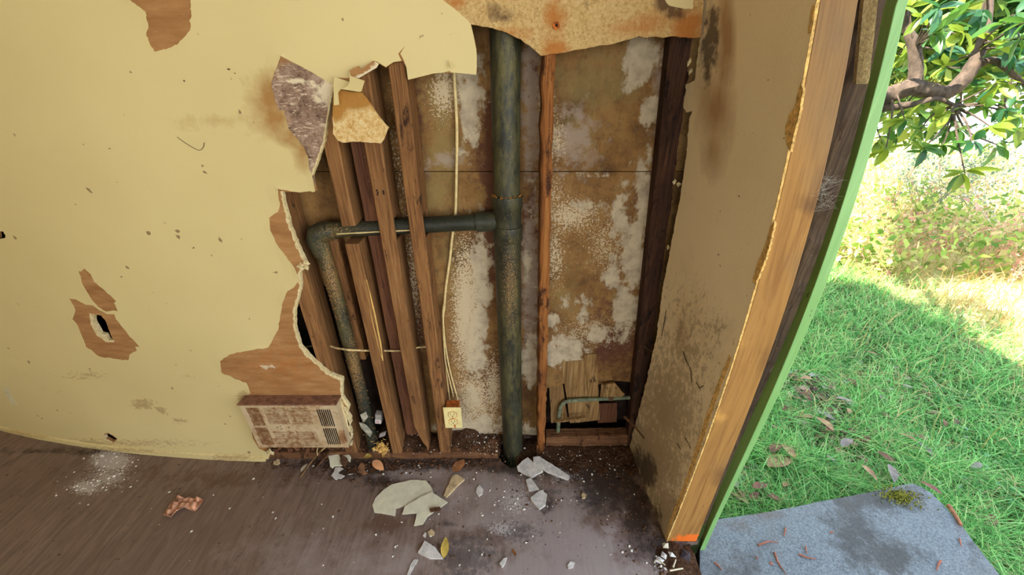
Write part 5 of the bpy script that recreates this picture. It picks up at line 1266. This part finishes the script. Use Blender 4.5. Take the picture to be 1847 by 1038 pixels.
# ---- the tree
def m_leaf(name, c, tr):
    m = Mat(name); n = m.noise(14, 3, .5); cc = m.mix(m.step(m.rand(), 0, 1, 0, .6), c, tr); cc = m.mix(m.step(n, .4, .7, 0, .35), cc, tuple(int(x * .75) for x in c))
    return m.done(cc, .4, spec=.45, trans=tr)
ML = [m_leaf('yellow_green_leaf', (96, 122, 42), (138, 156, 52)), m_leaf('mid_green_leaf', (62, 104, 46), (92, 132, 50)), m_leaf('deep_green_leaf', (40, 84, 58), (60, 108, 58))]
M_BARK = plain('grey_brown_bark', (74, 62, 53), .9, .3, 40, (1, 1, .5), .8)
tr = empty('broadleaf_tree', (1.7, 2.45, float(gz(1.7, 2.45))), 'broad-leaved evergreen tree with a crooked mossy limb beyond the green trim', 'tree')
def tube_px(pts, r, name, mat=M_BARK, n=10, label=None, wob=.08):
    m = MB(); P = smooth(pts, 5); rad = np.interp(np.linspace(0, 1, len(P)), np.linspace(0, 1, len(r)), r); m.tube(P, list(rad), n, wob=wob); return obj(name, m, mat, tr, label=label)
T0 = np.array((1.7, 2.45, -.25))
tube_px([T0, (1.72, 2.45, .4), (1.70, 2.44, .95), (1.78, 2.42, 1.20), on_y(1575, 178, 2.38)], [.075, .062, .055, .05, .05], 'trunk')
limb = [on_y(a, b, y) for a, b, y in ((1575, 178, 2.38), (1608, 170, 2.34), (1642, 158, 2.30), (1679, 163, 2.28), (1706, 168, 2.27), (1733, 148, 2.27), (1753, 121, 2.28), (1767, 91, 2.30), (1777, 60, 2.33), (1782, 20, 2.36), (1790, -50, 2.4))]
tube_px(limb, [.05, .046, .043, .036, .034, .036, .032, .026, .022, .018, .012], 'branch', label='crooked main limb')
tube_px([on_y(1764, 118, 2.28), on_y(1787, 108, 2.25), on_y(1807, 117, 2.22), on_y(1828, 136, 2.2), on_y(1870, 170, 2.15)], [.020, .016, .013, .011, .006], 'branch')
tube_px([on_y(1650, 160, 2.30), on_y(1652, 125, 2.33), on_y(1649, 84, 2.36), on_y(1636, 50, 2.4), on_y(1625, -10, 2.45)], [.032, .03, .026, .02, .014], 'branch')
tube_px([on_y(1580, 196, 2.36), on_y(1620, 192, 2.3), on_y(1655, 186, 2.26), on_y(1690, 178, 2.24), on_y(1720, 190, 2.2), on_y(1745, 205, 2.16)], [.022, .019, .015, .012, .008, .005], 'branch')
mm_ = rng.uniform(0, 1, 500); mp_ = np.array([limb[1] + (limb[3] - limb[1]) * t for t in mm_]) + rng.normal(0, .014, (500, 3)) + np.array((0, -.01, .034))
v, f, r_ = blades(mp_[:, 0], mp_[:, 1], mp_[:, 2], rng.uniform(.008, .022, 500), rng.uniform(.003, .006, 500), rng.uniform(.2, 1, 500), 31)
fast('limb_moss', v, f, M_MOSS, kind='stuff', parent=tr, attrs=dict(rnd=r_), label='moss along the top of the limb')
LM = []
for m in ML:
    for L, wd in ((.105, .038), (.085, .030)):
        vv, ff = leaf_shape(L, wd, 6, .28, .2); me = bpy.data.meshes.new('leaf'); me.from_pydata(vv, [], ff); me.polygons.foreach_set('use_smooth', [True] * len(ff)); me.materials.append(m); LM.append(me)
ros = [(1598, 270, 2.2), (1588, 250, 2.3), (1632, 216, 2.2), (1612, 222, 2.4), (1666, 268, 2.1), (1700, 262, 2.1), (1686, 216, 2.2), (1706, 236, 2.3), (1730, 232, 2.1), (1753, 255, 2.0), (1740, 312, 1.95), (1787, 229, 2.0), (1814, 196, 2.0), (1836, 206, 2.0), (1838, 228, 2.1), (1800, 262, 2.1),
       (1660, 30, 2.2), (1690, 14, 2.1), (1684, 62, 2.1), (1712, 40, 2.2), (1700, 90, 2.2), (1735, 60, 2.1), (1728, 20, 2.3), (1750, 95, 2.4), (1790, 75, 2.2), (1812, 40, 2.1), (1838, 24, 2.1), (1840, 70, 2.1), (1820, 92, 2.2), (1838, 110, 2.2), (1645, 90, 2.5), (1640, 12, 2.4), (1770, 20, 2.3), (1620, 100, 2.6), (1800, 150, 2.1), (1830, 160, 2.2), (1775, 190, 2.1), (1668, 110, 2.5), (1850, 40, 2.0), (1706, 120, 2.4), (1660, 235, 2.3), (1720, 205, 2.4)]
anchors = np.array([np.array(p) for p in limb] + [on_y(1828, 136, 2.2), on_y(1650, 84, 2.36), on_y(1720, 190, 2.2), on_y(1690, 178, 2.24)])
tw = MB(); nleaf = 0
for k, (a, b, y) in enumerate(ros):
    c = on_y(a, b, y)
    j = int(np.argmin(np.linalg.norm(anchors - c, axis=1))); s0 = anchors[j]
    mid = (s0 + c) / 2 + rng.normal(0, .02, 3) + np.array((0, 0, .02)); tw.tube(smooth([s0, mid, c], 4), list(np.linspace(.006, .0028, 9)), 5)
    ax = c - mid; ax /= np.linalg.norm(ax) + 1e-6
    dark = 0 if random.random() < .45 else 1 if random.random() < .6 else 2
    if y >= 2.4: dark = 0
    for q in range(7):
        dvec = ax * random.uniform(.1, .8) + rng.normal(0, .75, 3); dvec[2] -= .25; dvec /= np.linalg.norm(dvec)
        o = bpy.data.objects.new('leaf', LM[dark * 2 + (q % 2)] if random.random() < .8 else random.choice(LM)); COL.objects.link(o); o.parent = tr
        o.location = tuple(c - world_of(tr) + rng.normal(0, .006, 3))
        Yv = Vector(dvec); o.rotation_euler = (Yv.to_track_quat('Y', 'Z').to_matrix() @ Matrix.Rotation(random.uniform(-.9, .9), 3, 'Y')).to_euler()
        o.scale = (s_ := random.uniform(.7, 1.2), s_, s_); nleaf += 1
obj('twigs', tw, M_BARK, tr, kind='stuff')
# the rest of its crown, too small and far to tell leaf from leaf
r = np.random.default_rng(41); nb = 9000
bp = []
while len(bp) < nb:
    a, b, y = r.uniform(1560, 1960), r.uniform(-120, 262), r.uniform(2.7, 4.6)
    dens = .95 if b < 130 else .55 if b < 215 else .2
    if 1700 < a < 1800 and 165 < b < 262: dens *= .12
    if a > 1790 and 120 < b: dens *= .35
    cl_ = .5 + .5 * math.sin(a * .06 + 2 * math.sin(b * .05)) * math.sin(b * .07 + y * 2)
    if r.random() < dens * (cl_ > .33): bp.append(on_y(a, b, y))
bp = np.array(bp); v, f, r_ = leaf_cloud(nb, bp, r.uniform(.06, .13, nb), None, 42, .7)
M_CROWN = m_blade('crown_leaf', [(0, (44, 80, 40)), (.3, (66, 104, 46)), (.7, (108, 134, 56)), (1, (150, 160, 72))], True)
fast('foliage', v, f, M_CROWN, kind='stuff', parent=tr, attrs=dict(rnd=r_))

# ---- shrubs and weeds of the sunlit slope
def branchy(name, label, cat, base, h, n, mat, r0, spread, seed, parts=None, arch=0.0):
    r = random.Random(seed); root = empty(name, tuple(base), label, cat)
    m = MB(); tips = []
    def grow(p, d, L, rad, dep):
        k = 5; pts = [p]
        for q in range(k):
            d = d + np.array((r.gauss(0, .16), r.gauss(0, .16), r.gauss(0, .10) - arch * (dep + 1) * .12)); d /= np.linalg.norm(d); p = p + d * L / k; pts.append(p)
            if dep < 2 and q > 0 and r.random() < .75: grow(p, d + np.array((r.gauss(0, .6), r.gauss(0, .6), r.gauss(.1, .4))), L * r.uniform(.35, .6), rad * .6, dep + 1)
        m.tube(pts, list(np.linspace(rad, rad * .4, len(pts))), 5); tips.extend(pts[2:])
    for _ in range(n):
        a = r.uniform(0, 6.28); grow(np.array(base), np.array((math.cos(a) * spread, math.sin(a) * spread, 1.0)), h * r.uniform(.7, 1.1), r0, 0)
    obj('stems', m, mat, root, kind='stuff'); return root, np.array(tips)
M_RED = plain('red_brown_stem', (190, 140, 122), .9, .25, 30); M_PALEST = plain('pale_bare_stem', (220, 206, 190), .8, .12, 30)
def gpt(a, b): p = on_z(a, b, -.2); return np.array((p[0], p[1], float(gz(p[0], p[1]))))
for k, (a, b, h, l_) in enumerate(((1556, 452, .55, 'red-brown dried weed clump nearest the green trim'), (1592, 440, .75, 'tall red-brown dried weed clump left of the blue-green shrub'), (1622, 470, .45, 'low red-brown weed clump below the blue-green shrub'), (1690, 470, .35, 'short reddish weed clump in the middle of the bramble patch'), (1760, 505, .45, 'reddish dried weed clump at the right of the bramble patch'), (1812, 520, .45, 'reddish dried weed clump nearest the right edge of the picture'))):
    root, tips = branchy('dried_weed', l_, 'weed', gpt(a, b), h, 7, M_RED, .004, .35, 50 + k)
    n = min(150, len(tips)); tp_ = tips[rng.integers(0, len(tips), n)] + rng.normal(0, .015, (n, 3))
    v, f, r_ = leaf_cloud(n, tp_, rng.uniform(.015, .035, n), None, 60 + k, .9)
    fast('seed_heads', v, f, m_blade('seed_heads_%d' % k, [(0, (176, 116, 100)), (.5, (214, 170, 140)), (1, (236, 214, 180))], True), kind='stuff', parent=root, attrs=dict(rnd=r_))
root, tips = branchy('shrub', 'blue-green shrub in the sunlit slope beyond the dried weeds', 'shrub', gpt(1655, 395), .95, 16, plain('grey_stem', (150, 146, 130), .9, .2, 30), .006, .55, 71)
n = 2600; tp_ = tips[rng.integers(0, len(tips), n)] + rng.normal(0, .05, (n, 3)); v, f, r_ = leaf_cloud(n, tp_, rng.uniform(.02, .045, n), None, 72, .9)
fast('foliage', v, f, m_blade('blue_green_leaf', [(0, (96, 130, 110)), (.6, (140, 166, 140)), (1, (190, 190, 150))], True), kind='stuff', parent=root, attrs=dict(rnd=r_))
for k, (a, b, h, l_) in enumerate(((1800, 430, .8, 'bare pale-branched bush right of the blue-green shrub'), (1840, 380, .9, 'bare pale-branched bush farthest up the slope at the right'), (1730, 380, .7, 'bare pale bush directly behind the blue-green shrub'))):
    root, tips = branchy('bare_bush', l_, 'bush', gpt(a, b), h, 10, M_PALEST, .008, .7, 80 + k, arch=.5)
    n = 500; tp_ = tips[rng.integers(0, len(tips), n)] + rng.normal(0, .05, (n, 3)); v, f, r_ = leaf_cloud(n, tp_, rng.uniform(.02, .05, n), None, 90 + k, .9)
    fast('foliage', v, f, M_STRAW, kind='stuff', parent=root, attrs=dict(rnd=r_), label='pale dry leaves')
